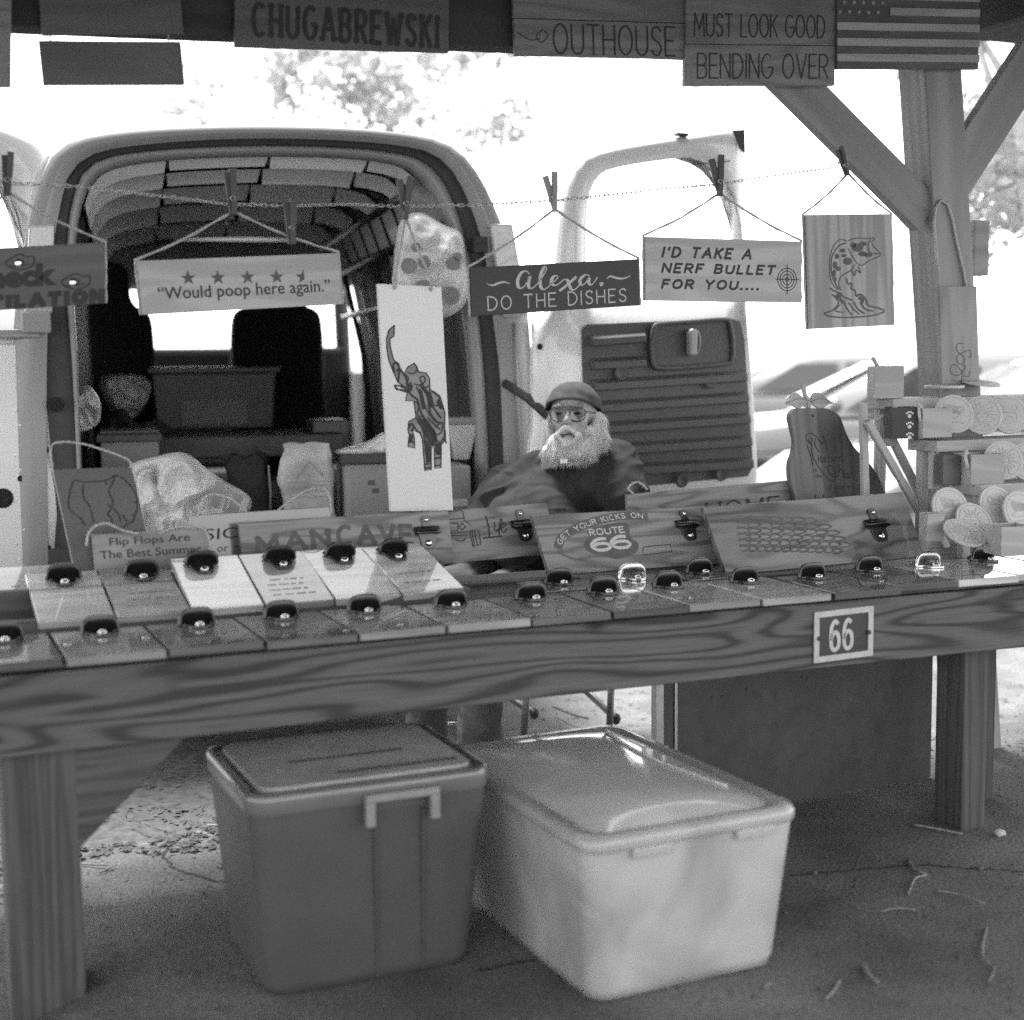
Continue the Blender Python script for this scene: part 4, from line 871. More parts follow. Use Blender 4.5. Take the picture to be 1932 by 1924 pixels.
# elephant head board left
fr, wd, h, s = lean_board('wooden_sign', 'sign', 'brown square board with line-drawn elephant head and twine loop', (99, 885), (248, 880), (140, 1075), .66, .12, .016, M_grey_gloss)
c3 = crop(0, 1100, .598); mb = MB()
hd = [[(575, 1675), (530, 1620), (480, 1580), (458, 1540), (470, 1440), (500, 1375), (560, 1385), (620, 1380), (690, 1378), (740, 1360), (770, 1340), (830, 1365), (900, 1450), (920, 1540), (890, 1640), (850, 1665), (820, 1695)], [(555, 1400), (560, 1490), (600, 1545), (595, 1555)], [(605, 1570), (620, 1620), (625, 1655)], [(770, 1345), (750, 1400), (728, 1450), (755, 1510), (745, 1560), (720, 1600), (740, 1620), (760, 1680)], [(700, 1385), (720, 1400)], [(760, 1560), (790, 1600), (810, 1650)], [(880, 1600), (900, 1610)], [(820, 1600), (850, 1650)], [(900, 1520), (920, 1520)], [(880, 1660), (900, 1630)], [(720, 1530), (750, 1560)], [(540, 1620), (560, 1670)]]
for i, st in enumerate(hd): mb.ribbon(L2(fr, c3, smooth_path(st, 4)), .0042, -.0006-.0001*i, fr)
mb.build('engraving', M_ink, s)
twine([onV(100, 890, .775), onV(98, 840, .775), onV(140, 835, .775), onV(200, 850, .775), onV(242, 868, .775), onV(248, 884, .775)], 'twine', s, .003)
# flip flops sign
fr, wd, h, s = lean_board('wooden_sign', 'sign', 'small slatted wooden sign reading Flip Flops Are with twine loops', (173, 1008), (390, 995), (180, 1085), .635, .02, .016, M_signm)
mb = MB()
put_text(mb, 'Flip Flops Are', fr, fr.px(205, 1010)[0], fr.px(358, 1010)[0], fr.px(205, 1034)[1], fr.px(205, 1015)[1], -.0007, .01); put_text(mb, 'The Best Summer', fr, fr.px(185, 1010)[0], fr.px(378, 1010)[0], fr.px(205, 1054)[1], fr.px(205, 1038)[1], -.0007, .01); mb.build('lettering', M_ink, s)
twine([onV(*p, .63) for p in ((163, 1030), (168, 1005), (185, 990), (205, 988), (230, 1000), (260, 1006))], 'twine', s, .0035)
twine([onV(*p, .63) for p in ((300, 1005), (330, 995), (365, 992), (390, 1005), (398, 1040), (392, 1050))], 'twine', s, .0035)
# ================================================================== BINS
def tote(name, label, FL, FR, BL, ztop, mats, bot, hlid, clear=False):
    o = atZ(*FL, ztop); r_ = atZ(*FR, ztop); b_ = atZ(*BL, ztop); ex = (r_-o); wd = ex.length; ex.normalize(); ey = ZZ.cross(ex); dp = (b_-o).dot(ey)
    c = o+ex*wd/2+ey*dp/2; c.z = 0; fr = Fr(c, ex, ey, ZZ); s = thing(name, label, 'storage bin', c); W_, D_ = wd, dp
    bw_, bd = W_-bot, D_-bot*1.1; H = ztop-hlid
    rings = []
    prof = [(0, -.03, .04), (.004, -.008, .05), (.03, 0, .05), (H*.5, .5, .045), (H-.03, .93, .04), (H, 1, .04)]
    for z, f_, r in prof:
        g_ = bot*.8*max(0, min(1, z/H))+(f_ if f_ < 0 else 0)*1.2
        rings.append(rrect(bw_+g_, bd+g_, r, z, 7))
    mb = loft(MB(), rings, fr, cap0=True); inner = [[(x*.985, y*.985, max(z, .01)) for x, y, z in r] for r in rings[::-1]]
    loft(mb, [rings[-1]]+inner[1:], fr, cap1=True); mb.build('body', mats[0], s, smooth=True)
    return fr, W_, D_, H, s
fr, W_, D_, H, s = tote('storage_bin', 'dark grey lidded plastic tote standing under the table', (468, 1508), (934, 1447), (397, 1404), .48, (M_binD,), .085, .045)
h0 = .48
mb = MB(); rings = [rrect(W_-.018, D_-.018, .05, h0-.05, 8), rrect(W_-.004, D_-.004, .055, h0-.045, 8), rrect(W_-.002, D_-.002, .055, h0-.012, 8), rrect(W_-.008, D_-.008, .052, h0-.002, 8), rrect(W_-.03, D_-.03, .045, h0, 8), rrect(W_-.042, D_-.042, .042, h0-.007, 8), rrect(W_-.06, D_-.06, .04, h0-.007, 8), rrect(W_-.09, D_-.09, .035, h0+.004, 8)]
loft(mb, rings, fr, cap1=True).build('lid', M_lidD, s, smooth=True)
MB().prism([(x, y) for x, y, z in rrect(W_-.075, D_-.075, .038, 0, 8)], h0-.003, h0+.0052, Fr(fr.o, fr.ex, fr.ez, fr.ey)).build('lid_light_panel', M_lid_backlit, s)  # added panel, paler than the rim to carry the light on the lid
for (x0, x1, y, wd_) in ((-.14, .14, -D_*.06, .008), (-.06, .23, -D_*.33, .009), (-.21, .20, D_*.42, .008)):
    mb = MB(); mb.box(x0, x1, y, y+wd_*1.6, h0+.0056, h0+.0075, fr); mb.build('groove', M_rub, s)
yf = -D_/2
for ysgn in (1, -1):
    mb = MB(); hx0, hx1 = -.03, .145
    y_ = yf-.022 if ysgn == 1 else D_/2+.004
    mb.box(hx0, hx1, y_, y_+.02, h0-.040, h0-.022, fr); mb.box(hx0, hx0+.022, y_, y_+.02, h0-.095, h0-.040, fr); mb.box(hx1-.022, hx1, y_, y_+.02, h0-.095, h0-.040, fr)
    mb.build('latch_handle', M_handle, s, bev=.003)
mb = MB(); mb.box(-.008, .122, yf+.012, yf+.05, h0-.072, h0-.035, fr); mb.build('handle_recess', M_binD, s, bev=.003)
for x0, x1, xb0, xb1 in ((-.004, .004, .006, .012), (.110, .118, .116, .122)):
    mb = MB(); yt = -(D_-.085*1.1+.068)/2-.006; yb = -(D_-.0935)/2-.004
    vs = [(xb0, yb, .012), (xb1, yb, .012), (x1, yt, h0-.075), (x0, yt, h0-.075)]; vs += [(x, y+.02, z) for x, y, z in vs]
    mb.add(vs, [(0, 1, 2, 3), (7, 6, 5, 4), (0, 4, 5, 1), (1, 5, 6, 2), (2, 6, 7, 3), (3, 7, 4, 0)], fr); mb.build('seam_rib', M_rub, s)
fr, W_, D_, H, s = tote('storage_bin', 'translucent frosted plastic bin with clear lid standing under the table', (1106, 1583), (1518, 1513), (850, 1398), .397, (M_binC,), .075, .03, True)
h0 = .397
mb = MB(); rings = [rrect(W_-.02, D_-.02, .045, h0-.045, 8), rrect(W_-.004, D_-.004, .05, h0-.040, 8), rrect(W_, D_, .055, h0-.022, 8), rrect(W_-.01, D_-.01, .055, h0-.010, 8), rrect(W_-.05, D_-.06, .05, h0-.008, 8), rrect(W_-.09, D_-.10, .05, h0-.013, 8)]
loft(mb, rings, fr); n = 14; k = len(mb.v)
mb.build('lid_rim', M_rimC, s, smooth=True)
mb = MB(); a_, b_ = (W_-.09)/2+.004, (D_-.10)/2+.004
for j in range(n+1):
    for i in range(n+1):
        x = -a_+2*a_*i/n; y = -b_+2*b_*j/n; e = max(0, (1-(x/a_)**4)*(1-(y/b_)**4)); mb.v.append(fr(x, y, h0-.014+.034*e**.5*(1-.6*abs(x/a_)**2)-.004*e)); mb.uv.append((x, y))
for j in range(n):
    for i in range(n): q = j*(n+1)+i; mb.f.append((q, q+1, q+n+2, q+n+1))
mb.build('lid_dome', M_lidC, s, smooth=True)
mb = MB(); pth = [(-a_*.92+.1*t*t*1.0, b_*.86-2*b_*.80*t, h0+.012*sin(pi*t)+.003) for t in [i/12 for i in range(13)]]
mb.tube([(a_*.80-.05*sin(pi*i/14), b_*.85-1.5*b_*i/14, h0+.0015+.010*sin(pi*i/14)) for i in range(15)], .004, 6, fr); mb.build('lid_ridge', M_lidC, s, smooth=True)
for x0 in (-.17, .10): mb = MB(); mb.box(x0, x0+.10, -D_/2-.004, -D_/2+.012, h0-.062, h0-.040, fr); mb.build('latch', M_rimC, s, bev=.004)
rn = random.Random(12)
for k in range(9):                                   # soft goods showing faintly through the wall
    mb = MB(); mb.ell((rn.uniform(-.15, .15), rn.uniform(-.28, .28), rn.uniform(.07, .16)), (rn.uniform(.06, .1), rn.uniform(.07, .12), rn.uniform(.05, .09)), 12, fr); tag(mb.build('bundle', M_fill, origin=fr(0, 0, .1), smooth=True), 'soft bundles dimly seen inside the frosted bin', 'bundle', 'bundles inside the frosted bin')
# ---- stained panel under the table and its folded frame
A = atZ(1275, 1553); B = atZ(1756, 1468); ex = (B-A); wd = ex.length; ex.normalize(); ey = ZZ.cross(ex); fr = Fr(A, ex, ey, ZZ)
s = thing('stained_panel', 'dark stained board panel standing on edge behind the table leg', 'panel', fr(wd/2, 0, 0))
MB().box(0, wd, 0, .015, .004, .70, fr).build('panel', M_sheet, s, bev=.002)
rn = random.Random(4)
for k in range(12):
    x = rn.uniform(.03, .6)*wd; z = rn.uniform(.35, .60); mb = MB(); mb.ell((x, -.001, z), (.004, .0015, .006), 6, fr); mb.build('stain', M_ink, s)
MB().box(-.075, -.05, -.01, .02, 0, .70, fr).build('edge_strip', M_steel, s); MB().box(-.048, -.012, -.005, .02, 0, .70, fr).build('edge_strip', M_rub, s); MB().box(-.01, -.001, -.01, .02, 0, .70, fr).build('edge_strip', M_steel, s)
# ================================================================== VAN
AV = radians(14.5)
vb_ = Vector((cos(AV), sin(AV), 0)); va_ = Vector((-sin(AV), cos(AV), 0))
c = atY(500, 240, 5.5); VF = Fr(Vector((c.x, c.y, 0)), vb_, va_, ZZ)
van = thing('cargo_van', 'white cargo van seen from behind with both rear doors open and a loaded interior', 'van', VF(0, 2, 0))
def vprof(px, n=72, y=0, k=4): return resample([(a, b) for a, b in [VF.px(x_, y_, y) for x_, y_ in smooth_path(px, k)]], n)
o0 = vprof([(22, 1180), (20, 1000), (25, 640), (42, 480), (62, 390), (88, 310), (112, 280), (150, 260), (240, 246), (360, 239), (500, 237), (650, 241), (760, 251), (830, 265), (872, 290), (900, 325), (922, 365), (948, 425), (975, 480), (992, 560), (1004, 700), (1012, 940), (1016, 1130)])
o1 = vprof([(92, 1180), (90, 1000), (88, 700), (96, 500), (108, 420), (122, 350), (138, 318), (165, 296), (215, 280), (350, 266), (500, 261), (650, 265), (750, 274), (810, 287), (845, 312), (868, 345), (888, 390), (905, 440), (918, 500), (930, 600), (944, 720), (952, 940), (955, 1130)])
o2 = vprof([(150, 1180), (148, 1000), (136, 700), (124, 560), (126, 460), (132, 400), (146, 346), (162, 318), (190, 300), (240, 288), (350, 278), (500, 273), (650, 277), (740, 286), (795, 300), (825, 325), (848, 360), (868, 410), (884, 470), (900, 560), (915, 700), (925, 900), (928, 1130)])
o3 = vprof([(160, 1180), (156, 1000), (146, 700), (138, 560), (140, 470), (147, 410), (160, 360), (178, 333), (205, 316), (260, 303), (350, 294), (500, 289), (640, 292), (725, 300), (775, 313), (803, 336), (826, 372), (846, 420), (862, 475), (878, 560), (893, 700), (905, 900), (908, 1130)])
def ring(p, y, sx=1, dz=0): return [(a*sx, y, b+dz) for a, b in p]
sk = [(a, b) for a, b in o0]
mb = loft(MB(), [ring(o0, 0), ring([(a*1.01, b+.005) for a, b in o0], .04), ring([(a*1.02, b+.01) for a, b in o0], .25), ring([(a*1.02, b+.01) for a, b in o0], 3.0)], VF, closed=False)
mb.build('body', M_paint, van, smooth=True)
mb = loft(MB(), [ring(o0, 0), ring([(a*.995+b_*0, b-.004) for (a, b), b_ in zip(o0, range(99))], -.012), ring([(o1[i].x*.6+o0[i].x*.4, o1[i].y*.6+o0[i].y*.4) for i in range(72)], -.016), ring(o1, .0)], VF, closed=False)
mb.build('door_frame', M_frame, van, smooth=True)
mb = loft(MB(), [ring(o1, 0), ring(o1, .03), ring([((o1[i].x+o2[i].x)/2, (o1[i].y+o2[i].y)/2) for i in range(72)], .02), ring(o2, .035)], VF, closed=False); mb.build('seal', M_rub, van, smooth=True)
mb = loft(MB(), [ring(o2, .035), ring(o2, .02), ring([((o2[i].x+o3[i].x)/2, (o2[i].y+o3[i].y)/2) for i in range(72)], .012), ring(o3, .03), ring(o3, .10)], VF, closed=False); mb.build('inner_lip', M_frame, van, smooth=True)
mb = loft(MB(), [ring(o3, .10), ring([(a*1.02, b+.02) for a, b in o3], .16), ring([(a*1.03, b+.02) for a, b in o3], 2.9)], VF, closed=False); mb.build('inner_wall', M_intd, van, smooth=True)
FLZ = .74
MB().box(-.86, .86, .0, 4.4, FLZ-.06, FLZ, VF).build('cargo_floor', M_rub, van)
MB().box(-.93, .93, -.14, .0, .46, FLZ-.10, VF).build('bumper', M_rub, van, bev=.02)
for (nm, x0, x1) in (('body', -.90, -.78), ('body', .78, .90)):
    MB().box(x0, x1, .02, 4.5, .28, FLZ-.06, VF).build('sill', M_paint, van, bev=.01)
# ceiling: ribs and pale pressed panels following the roof curve
top = [p for p in o3 if p.y > 1.98]
mb = loft(MB(), [[(p.x*1.0, y, p.y+.018) for p in top] for y in (.12, 1.5, 2.9)], VF, closed=False); mb.build('headlining', M_tote, van, smooth=True)
for k, (y, dz) in enumerate(((.16, .030), (.50, .050), (1.10, .060), (1.85, .075), (2.70, .085))):
    nseg = 4
    for j in range(nseg):
        i0 = int(len(top)*j/nseg); i1 = int(len(top)*(j+1)/nseg); seg = top[i0:i1+1]
        if len(seg) < 2: continue
        st_ = (j % 2)*.008
        A_ = [(p.x*.985, y-.01, p.y+.012) for p in seg]; B_ = [(p.x*.975, y+.05, p.y-dz+st_) for p in seg]; C_ = [(p.x*.975, y+.10, p.y-dz+st_+.005) for p in seg]
        A_[-1] = (A_[-1][0]-.008, A_[-1][1], A_[-1][2]); B_[-1] = (B_[-1][0]-.02, B_[-1][1], B_[-1][2])
        mb = loft(MB(), [A_, B_], VF, closed=False); mb.build('ceiling_panel', M_ceil, van)
    A_ = [(p.x*.975, y+.06, p.y-dz) for p in top]; B_ = [(p.x*.98, y+.22, p.y+.0) for p in top]
    mb = loft(MB(), [A_, B_], VF, closed=False); mb.build('roof_rib', M_rub, van)
# cab: roof, pillars, windshield, dash, seats, doors
mb = loft(MB(), [ring([(p.x, p.y) for p in o0 if p.y > 1.9], 3.0), ring([(p.x*.97, p.y-.03) for p in o0 if p.y > 1.9], 3.6), ring([(p.x*.92, p.y-.12) for p in o0 if p.y > 1.9], 3.95)], VF, closed=False); mb.build('cab_roof', M_paint, van, smooth=True)
MB().box(-.80, .80, 3.25, 3.95, 1.86, 2.12, VF).build('headliner', M_card, van, bev=.05)
for sx_ in (-1, 1):
    mb = MB(); mb.tube([(sx_*.86, 2.95, 2.1), (sx_*.86, 2.95, FLZ-.1)], .06, 8, VF); mb.build('pillar', M_intd, van, smooth=True)
    mb = MB(); mb.tube([(sx_*.80, 3.85, 2.0), (sx_*.90, 4.45, 1.35)], .05, 8, VF); mb.build('pillar', M_intd, van, smooth=True)
    MB().box(min(sx_*.88, sx_*.95), max(sx_*.88, sx_*.95), 2.95, 4.5, .45, 1.34, VF).build('cab_door', M_paint, van, bev=.01)
    mb = MB(); mb.add([(sx_*.90, 3.0, 1.34), (sx_*.90, 4.4, 1.34), (sx_*.84, 3.85, 1.98), (sx_*.84, 3.0, 2.02)], [(0, 1, 2, 3)], VF); mb.build('side_window', M_glass, van)
mb = MB(); mb.add([(-.86, 4.5, 1.36), (.86, 4.5, 1.36), (.78, 3.97, 2.0), (-.78, 3.97, 2.0)], [(0, 1, 2, 3)], VF); mb.build('windshield', M_glass, van)
MB().box(-.88, .88, 4.05, 4.5, .8, 1.50, VF).build('dashboard', M_dark, van, bev=.04)
MB().box(-.88, .88, 4.5, 5.3, .5, 1.12, VF).build('hood', M_paint, van, bev=.08)
for x in (max(-.64, VF.px(125, 640, 3.15)[0]), VF.px(522, 640, 3.15)[0]):
    mb = MB(); pr = [(-.25, 0), (-.27, .35), (-.265, .70), (-.24, .84), (-.15, .90), (-.14, 1.06), (-.08, 1.12), (.08, 1.12), (.14, 1.06), (.15, .90), (.24, .84), (.265, .70), (.27, .35), (.25, 0)]
    fr = Fr(VF(x, 3.15, FLZ+.12), vb_, va_, (ZZ-va_*.12).normalized()); mb.prism(smooth_path(pr, 3, True), 0, .16, fr); mb.build('seat_back', M_dark, van, bev=.03)
    MB().box(x-.26, x+.26, 3.3, 3.8, FLZ, FLZ+.3, VF).build('seat', M_dark, van, bev=.05)
for sx_ in (-1, 1):                                   # wheels
    for y in (.85, 4.5):
        mb = MB(); f2 = Fr(VF(sx_*.80, y, .33-.035), va_, ZZ, vb_*sx_); mb.lathe([(.20, -.08), (.31, -.08), (.335, -.05), (.335, .06), (.30, .09), (.20, .09)], 28, f2); mb.build('tyre', M_tyre, van, smooth=True)
        mb = MB(); mb.lathe([(.0, .05), (.10, .07), (.20, .06), (.21, .085)], 24, f2, cap=False); mb.build('rim', M_steel, van, smooth=True)
# tail lamps and latch hardware
for q in (((56, 428), (104, 424), (100, 592), (46, 592)), ((918, 424), (962, 424), (992, 596), (944, 600))):
    pts = [VF.px(*p) for p in q]; MB().prism(pts, -.045, -.002, VF).build('tail_lamp', M_lens, van, bev=.008)
    y0 = (pts[0][1]+pts[2][1])/2; xa = (pts[0][0]+pts[3][0])/2+.004; xb = (pts[1][0]+pts[2][0])/2-.004
    MB().box(xa, xb, -.05, -.044, y0-.004, y0+.004, VF).build('lamp_bar', M_rub, van)
x, z = VF.px(70, 605); MB().box(x-.05, x+.05, -.07, -.01, z-.045, z+.03, VF).build('hinge', M_frame, van, bev=.006)
x, z = VF.px(107, 763); mb = MB(); mb.lathe([(.0, 0), (.028, 0)], 16, Fr(VF(x, -.022, z), vb_, ZZ, -va_)); mb.build('plug', M_ink, van)
x, z = VF.px(900, 462); MB().box(x-.02, x+.035, -.03, .0, z-.03, z+.03, VF).build('catch', M_rub, van, bev=.004)
mb = MB(); a = VF.px(948, 722); b = VF.px(1012, 786); mb.tube([(a[0], -.03, a[1]), ((a[0]+b[0])/2, -.12, (a[1]+b[1])/2+.01), (b[0], -.2, b[1])], .017, 8, VF); mb.build('door_check', M_rub, van, smooth=True)
# pressed strips down the right pillar
for xa, xb in ((968, 986), (1003, 1010)):
    p0 = VF.px(xa, 610); p1 = VF.px(xa+12, 925); mb = MB(); mb.tube([(p0[0], -.02, p0[1]), (p1[0], -.02, p1[1])], .008, 6, VF); mb.build('pillar_rib', M_frame, van, smooth=True)
# right open door
H_ = atY(1000, 920, 5.58); F_ = atY(1427, 906, 6.02); exd = F_-H_; exd.z = 0; exd.normalize(); DF = Fr(Vector((H_.x, H_.y, 0)), exd, ZZ.cross(exd), ZZ)
def door(DFr, outline, hole, low_y):
    A_ = resample([DFr.px(*p) for p in smooth_path(outline, 3, True)], 64, True)
    B_ = resample([DFr.px(*p) for p in smooth_path(hole, 3, True)], 64, True)
    # match start by nearest angle
    ca_ = sum((p for p in B_), Vector((0, 0)))/64
    key = lambda p: math.atan2(p.y-ca_.y, p.x-ca_.x)
    A_ = sorted(A_, key=key); B_ = sorted(B_, key=key)
    rg = [[(p.x, .045, p.y) for p in A_], [(p.x, .0, p.y) for p in A_], [(p.x*.8+q.x*.2, -.012, p.y*.8+q.y*.2) for p, q in zip(A_, B_)], [(p.x*.35+q.x*.65, -.012, p.y*.35+q.y*.65) for p, q in zip(A_, B_)], [(p.x, .012, p.y) for p in B_], [(p.x, .045, p.y) for p in B_], [(p.x, .045, p.y) for p in A_]]
    mb = loft(MB(), rg, DFr); return mb, B_
outl = [(1012, 935), (1010, 800), (1012, 640), (1050, 560), (1058, 470), (1064, 390), (1076, 335), (1092, 303), (1115, 287), (1160, 277), (1260, 261), (1330, 252), (1402, 245), (1403, 300), (1404, 480), (1408, 620), (1420, 760), (1429, 905), (1410, 916), (1220, 932)]
hole = [(1118, 572), (1110, 520), (1108, 440), (1114, 372), (1128, 336), (1150, 320), (1220, 305), (1350, 290), (1378, 296), (1386, 330), (1390, 480), (1390, 560), (1250, 572)]
dth = van
mb, B_ = door(DF, outl, hole, 600); dr_ = mb.build('rear_door', M_paint, dth, smooth=True)
n = len(B_); mb = MB(); mb.add([(p.x, .03, p.y) for p in B_], [tuple(range(n))], DF); mb.build('glass_pane', M_glass, dr_)
tq = [(1096, 612), (1240, 604), (1370, 598), (1392, 604), (1400, 640), (1418, 880), (1408, 896), (1300, 908), (1212, 915), (1198, 880), (1150, 700), (1100, 660)]
tq = [(1094, 622), (1104, 612), (1240, 606), (1372, 600), (1392, 606), (1400, 640), (1416, 880), (1406, 898), (1216, 916), (1120, 922), (1100, 900)]
q = [DF.px(*p) for p in tq]; MB().prism(q, -.022, -.013, DF).build('trim_panel', M_trim, dr_, bev=.004)
for i, (yl, yr) in enumerate(((632, 614), (676, 662), (716, 698), (757, 738), (797, 778), (838, 820), (877, 862))):
    xl = 1106+i*1; xr = 1396+i*3
    if i < 2: xr = 1212
    P_ = [DF.px(xl, yl), DF.px(xr, yl+(yr-yl)*(xr-xl)/290), DF.px(xr+1, yl+(yr-yl)*(xr-xl)/290+21), DF.px(xl+1, yl+22)]
    vs = [(P_[0][0], -.022, P_[0][1]), (P_[1][0], -.022, P_[1][1]), (P_[2][0], -.022, P_[2][1]), (P_[3][0], -.022, P_[3][1])]
    ins = .010; vs += [(P_[0][0]+.012, -.050, P_[0][1]-ins*1.6), (P_[1][0]-.012, -.050, P_[1][1]-ins*1.6), (P_[2][0]-.012, -.050, P_[2][1]+.003), (P_[3][0]+.012, -.050, P_[3][1]+.003)]
    mb = MB(); mb.add(vs, [(4, 7, 6, 5), (0, 4, 5, 1), (1, 5, 6, 2), (2, 6, 7, 3), (3, 7, 4, 0)], DF); mb.build('trim_ridge', M_trim, dr_, bev=.003)
rr = [DF.px(*p) for p in smooth_path([(1224, 620), (1235, 612), (1300, 607), (1355, 603), (1366, 610), (1372, 650), (1370, 680), (1355, 686), (1290, 692), (1235, 694), (1222, 684), (1219, 650)], 3, True)]
mb = MB(); mb.tube([(a, -.040, b) for a, b in rr], .010, 6, DF, closed=True); mb.build('recess_frame', M_trim, dr_, smooth=True)
MB().prism(rr, -.034, -.030, DF).build('recess', M_trim, dr_)
x, z = DF.px(1291, 645); MB().prism([(x-.018, z-.055), (x+.016, z-.055), (x+.020, z+.045), (x-.006, z+.055), (x-.020, z+.04)], -.075, -.036, DF, along='z').build('handle', M_frame, dr_, bev=.012)
mb = MB(); mb.tube([(x+.02+.022*cos(t), -.05, z+.05*sin(t)) for t in [2*pi*i/16 for i in range(16)]], .004, 5, DF, closed=True); mb.build('pull_ring', M_frame, dr_, smooth=True)
for px_, py_ in ((1276, 905), (1350, 893), (1162, 703), (1330, 718)):
    x, z = DF.px(px_, py_); mb = MB(); mb.lathe([(.0, .0), (.018, .004), (.026, .010), (.03, .0)], 16, Fr(DF(x, -.040, z), exd, ZZ, -DF.ey), cap=False); mb.build('fastener', M_trim, dr_, smooth=True)
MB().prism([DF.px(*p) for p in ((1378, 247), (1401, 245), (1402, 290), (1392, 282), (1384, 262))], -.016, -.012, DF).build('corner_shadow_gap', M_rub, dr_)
x, z = DF.px(1284, 253); MB().box(x-.025, x+.025, -.02, .01, z-.008, z+.003, DF).build('striker', M_rub, dr_)
for (pa, pb) in (((1150, 318), (1210, 306)), ((1232, 303), (1375, 290))):
    a = DF.px(*pa); b = DF.px(*pb); mb = MB(); mb.ribbon([(a[0], a[1]-.03), (b[0], b[1]-.03)], .004, -.0135, DF)
    mb.build('pressed_slot', M_rub, dr_)
for z0 in (.98, 1.22, 1.46):
    for x0 in (.02,): mb = MB(); mb.lathe([(0, 0), (.012, 0)], 12, Fr(DF(x0+.02, -.014, z0), exd, ZZ, -DF.ey)); mb.build('plug', M_ink, dr_)
# left open door, seen beyond the left pillar
H2 = atY(88, 950, 5.32); F2 = H2 + Vector((-.80, -.42, 0)); ex2 = (H2-F2).normalized(); ex2.z = 0; DL = Fr(Vector((H2.x, H2.y, 0)), ex2, ZZ.cross(ex2), ZZ)
outl2 = [(96, 1110), (92, 960), (86, 800), (72, 636), (62, 622), (70, 480), (98, 350), (112, 300), (60, 262), (-60, 225), (-250, 200), (-262, 700), (-262, 1120)]
hole2 = [(52, 560), (56, 470), (76, 360), (78, 320), (40, 285), (-60, 262), (-210, 245), (-215, 560), (-80, 566)]
mb, B2 = door(DL, outl2, hole2, 600); dl_ = mb.build('rear_door', M_paint, van, smooth=True)
mb = MB(); mb.add([(p.x, .03, p.y) for p in B2], [tuple(range(len(B2)))], DL); mb.build('glass_pane', M_glass, dl_)
MB().prism([DL.px(*p) for p in ((-250, 640), (30, 650), (66, 655), (84, 1100), (-250, 1110))], -.020, -.013, DL).build('inner_panel', M_paint, dl_, bev=.004)
for xa, xb in ((30, 48), (62, 72)):
    a = DL.px(xa, 652); b = DL.px(xb, 1090); mb = MB(); mb.ribbon([a, ((a[0]+b[0])/2, (a[1]+b[1])/2), b], .006, -.0215, DL); mb.build('press_line', M_frame, dl_)
for px_, py_, r in ((4, 939, .036), (37, 902, .011), (70, 662, .011), (85, 848, .011), (88, 1032, .011)):
    x, z = DL.px(px_, py_); mb = MB(); mb.lathe([(0, 0), (r, 0)], 18, Fr(DL(x, -.0225, z), ex2, ZZ, -DL.ey)); mb.build('hole', M_ink, dl_)
for i in range(14):
    x, z = DL.px(28+(i % 3)*8, 690+i*28); mb = MB(); mb.ell((x, -.021, z), (.006, .003, .006), 8, DL); mb.build('rivet', M_paint, dl_, smooth=True)
x, z = DL.px(40, 628); MB().box(x-.10, x+.06, -.05, .0, z-.02, z+.012, DL).build('hinge', M_frame, dl_, bev=.006)
# rack along the right inner wall
rk = thing('wall_rack', 'pale slatted metal rack fixed along the right wall inside the van', 'rack', VF(.7, 1.5, 1.9))
for x0, z0 in ((.56, 2.06), (.62, 1.90), (.70, 1.68)):
    mb = MB(); mb.tube([(x0, .25, z0), (x0-.02, 2.85, z0-.02)], .017, 8, VF); mb.build('rail', M_steel, rk, smooth=True)
for k in range(9):
    y = .3+k*.31; mb = MB(); mb.add([(.565, y, 2.055), (.565, y+.24, 2.055), (.615, y+.24, 1.915), (.615, y, 1.915)], [(0, 1, 2, 3)], VF); mb.build('slat', M_int, rk)
for k in range(5):
    y = .5+k*.5; mb = MB(); mb.tube([(.64, y, 1.88), (.74, y+.05, 1.45), (.78, y+.05, .95)], .018, 6, VF); mb.build('upright', M_int if k % 2 else M_rub, rk, smooth=True)
# ---- load inside the van
def bagmesh(fr, w_, h_, d_, seed, top=0, n=14):
    mb = MB(); rings = []
    for k in range(n+1):
        t = k/n; r = []
        for i in range(28):
            a = 2*pi*i/28; ww = w_/2*(1-.10*t*t) * (1-.35*top*t**3); dd = d_/2*(1-.85*t**1.5); cx = cos(a); sy = sin(a)
            sq = max(abs(cx), abs(sy)); x = cx/sq**.7*ww; y = sy/sq**.7*dd
            q = Vector((x*9+seed, y*9, t*h_*9)); nn = noise.noise(q)*.022+noise.noise(q*2.7)*.012
            r.append((x+nn, y+nn*1.2, t*h_+(.012*noise.noise(q*3) if t > .9 else 0)))
        rings.append(r)
    return loft(mb, rings, fr, cap0=True, cap1=top > .5)
def frp(px, py, d): p = atY(px, py, d); return Fr(p, vb_, va_, ZZ)
s = thing('paper_bag', 'crumpled brown paper grocery bag standing upright, printed HOTS', 'bag', frp(582, 985, 5.5).o); f0 = frp(582, 985, 5.5)
bagmesh(f0, .205, .30, .13, 3).build('bag', M_paper, s, smooth=True)
mb = MB(); put_text(mb, 'HOTS', f0, -.065, .055, .120, .150, -.090, .01)
mb.ribbon([(-.075, .105), (.065, .105), (.065, .160), (-.075, .160), (-.075, .105)], .003, -.0895, f0); mb.ribbon([(-.05, .175), (0, .235), (.05, .18)], .01, -.0895, f0); mb.build('print', M_print, s)
f0 = frp(465, 975, 5.6); s = thing('lunch_bag', 'soft dark insulated lunch bag with folded open top', 'bag', f0.o)
bagmesh(f0, .16, .24, .12, 8).build('body', M_black, s, smooth=True); mb = MB(); mb.tube([(-.08, 0, .2), (-.05, -.03, .26), (.0, -.03, .235), (.04, -.03, .265), (.085, 0, .21)], .010, 6, f0); mb.build('zip_flap', M_black, s, smooth=True)
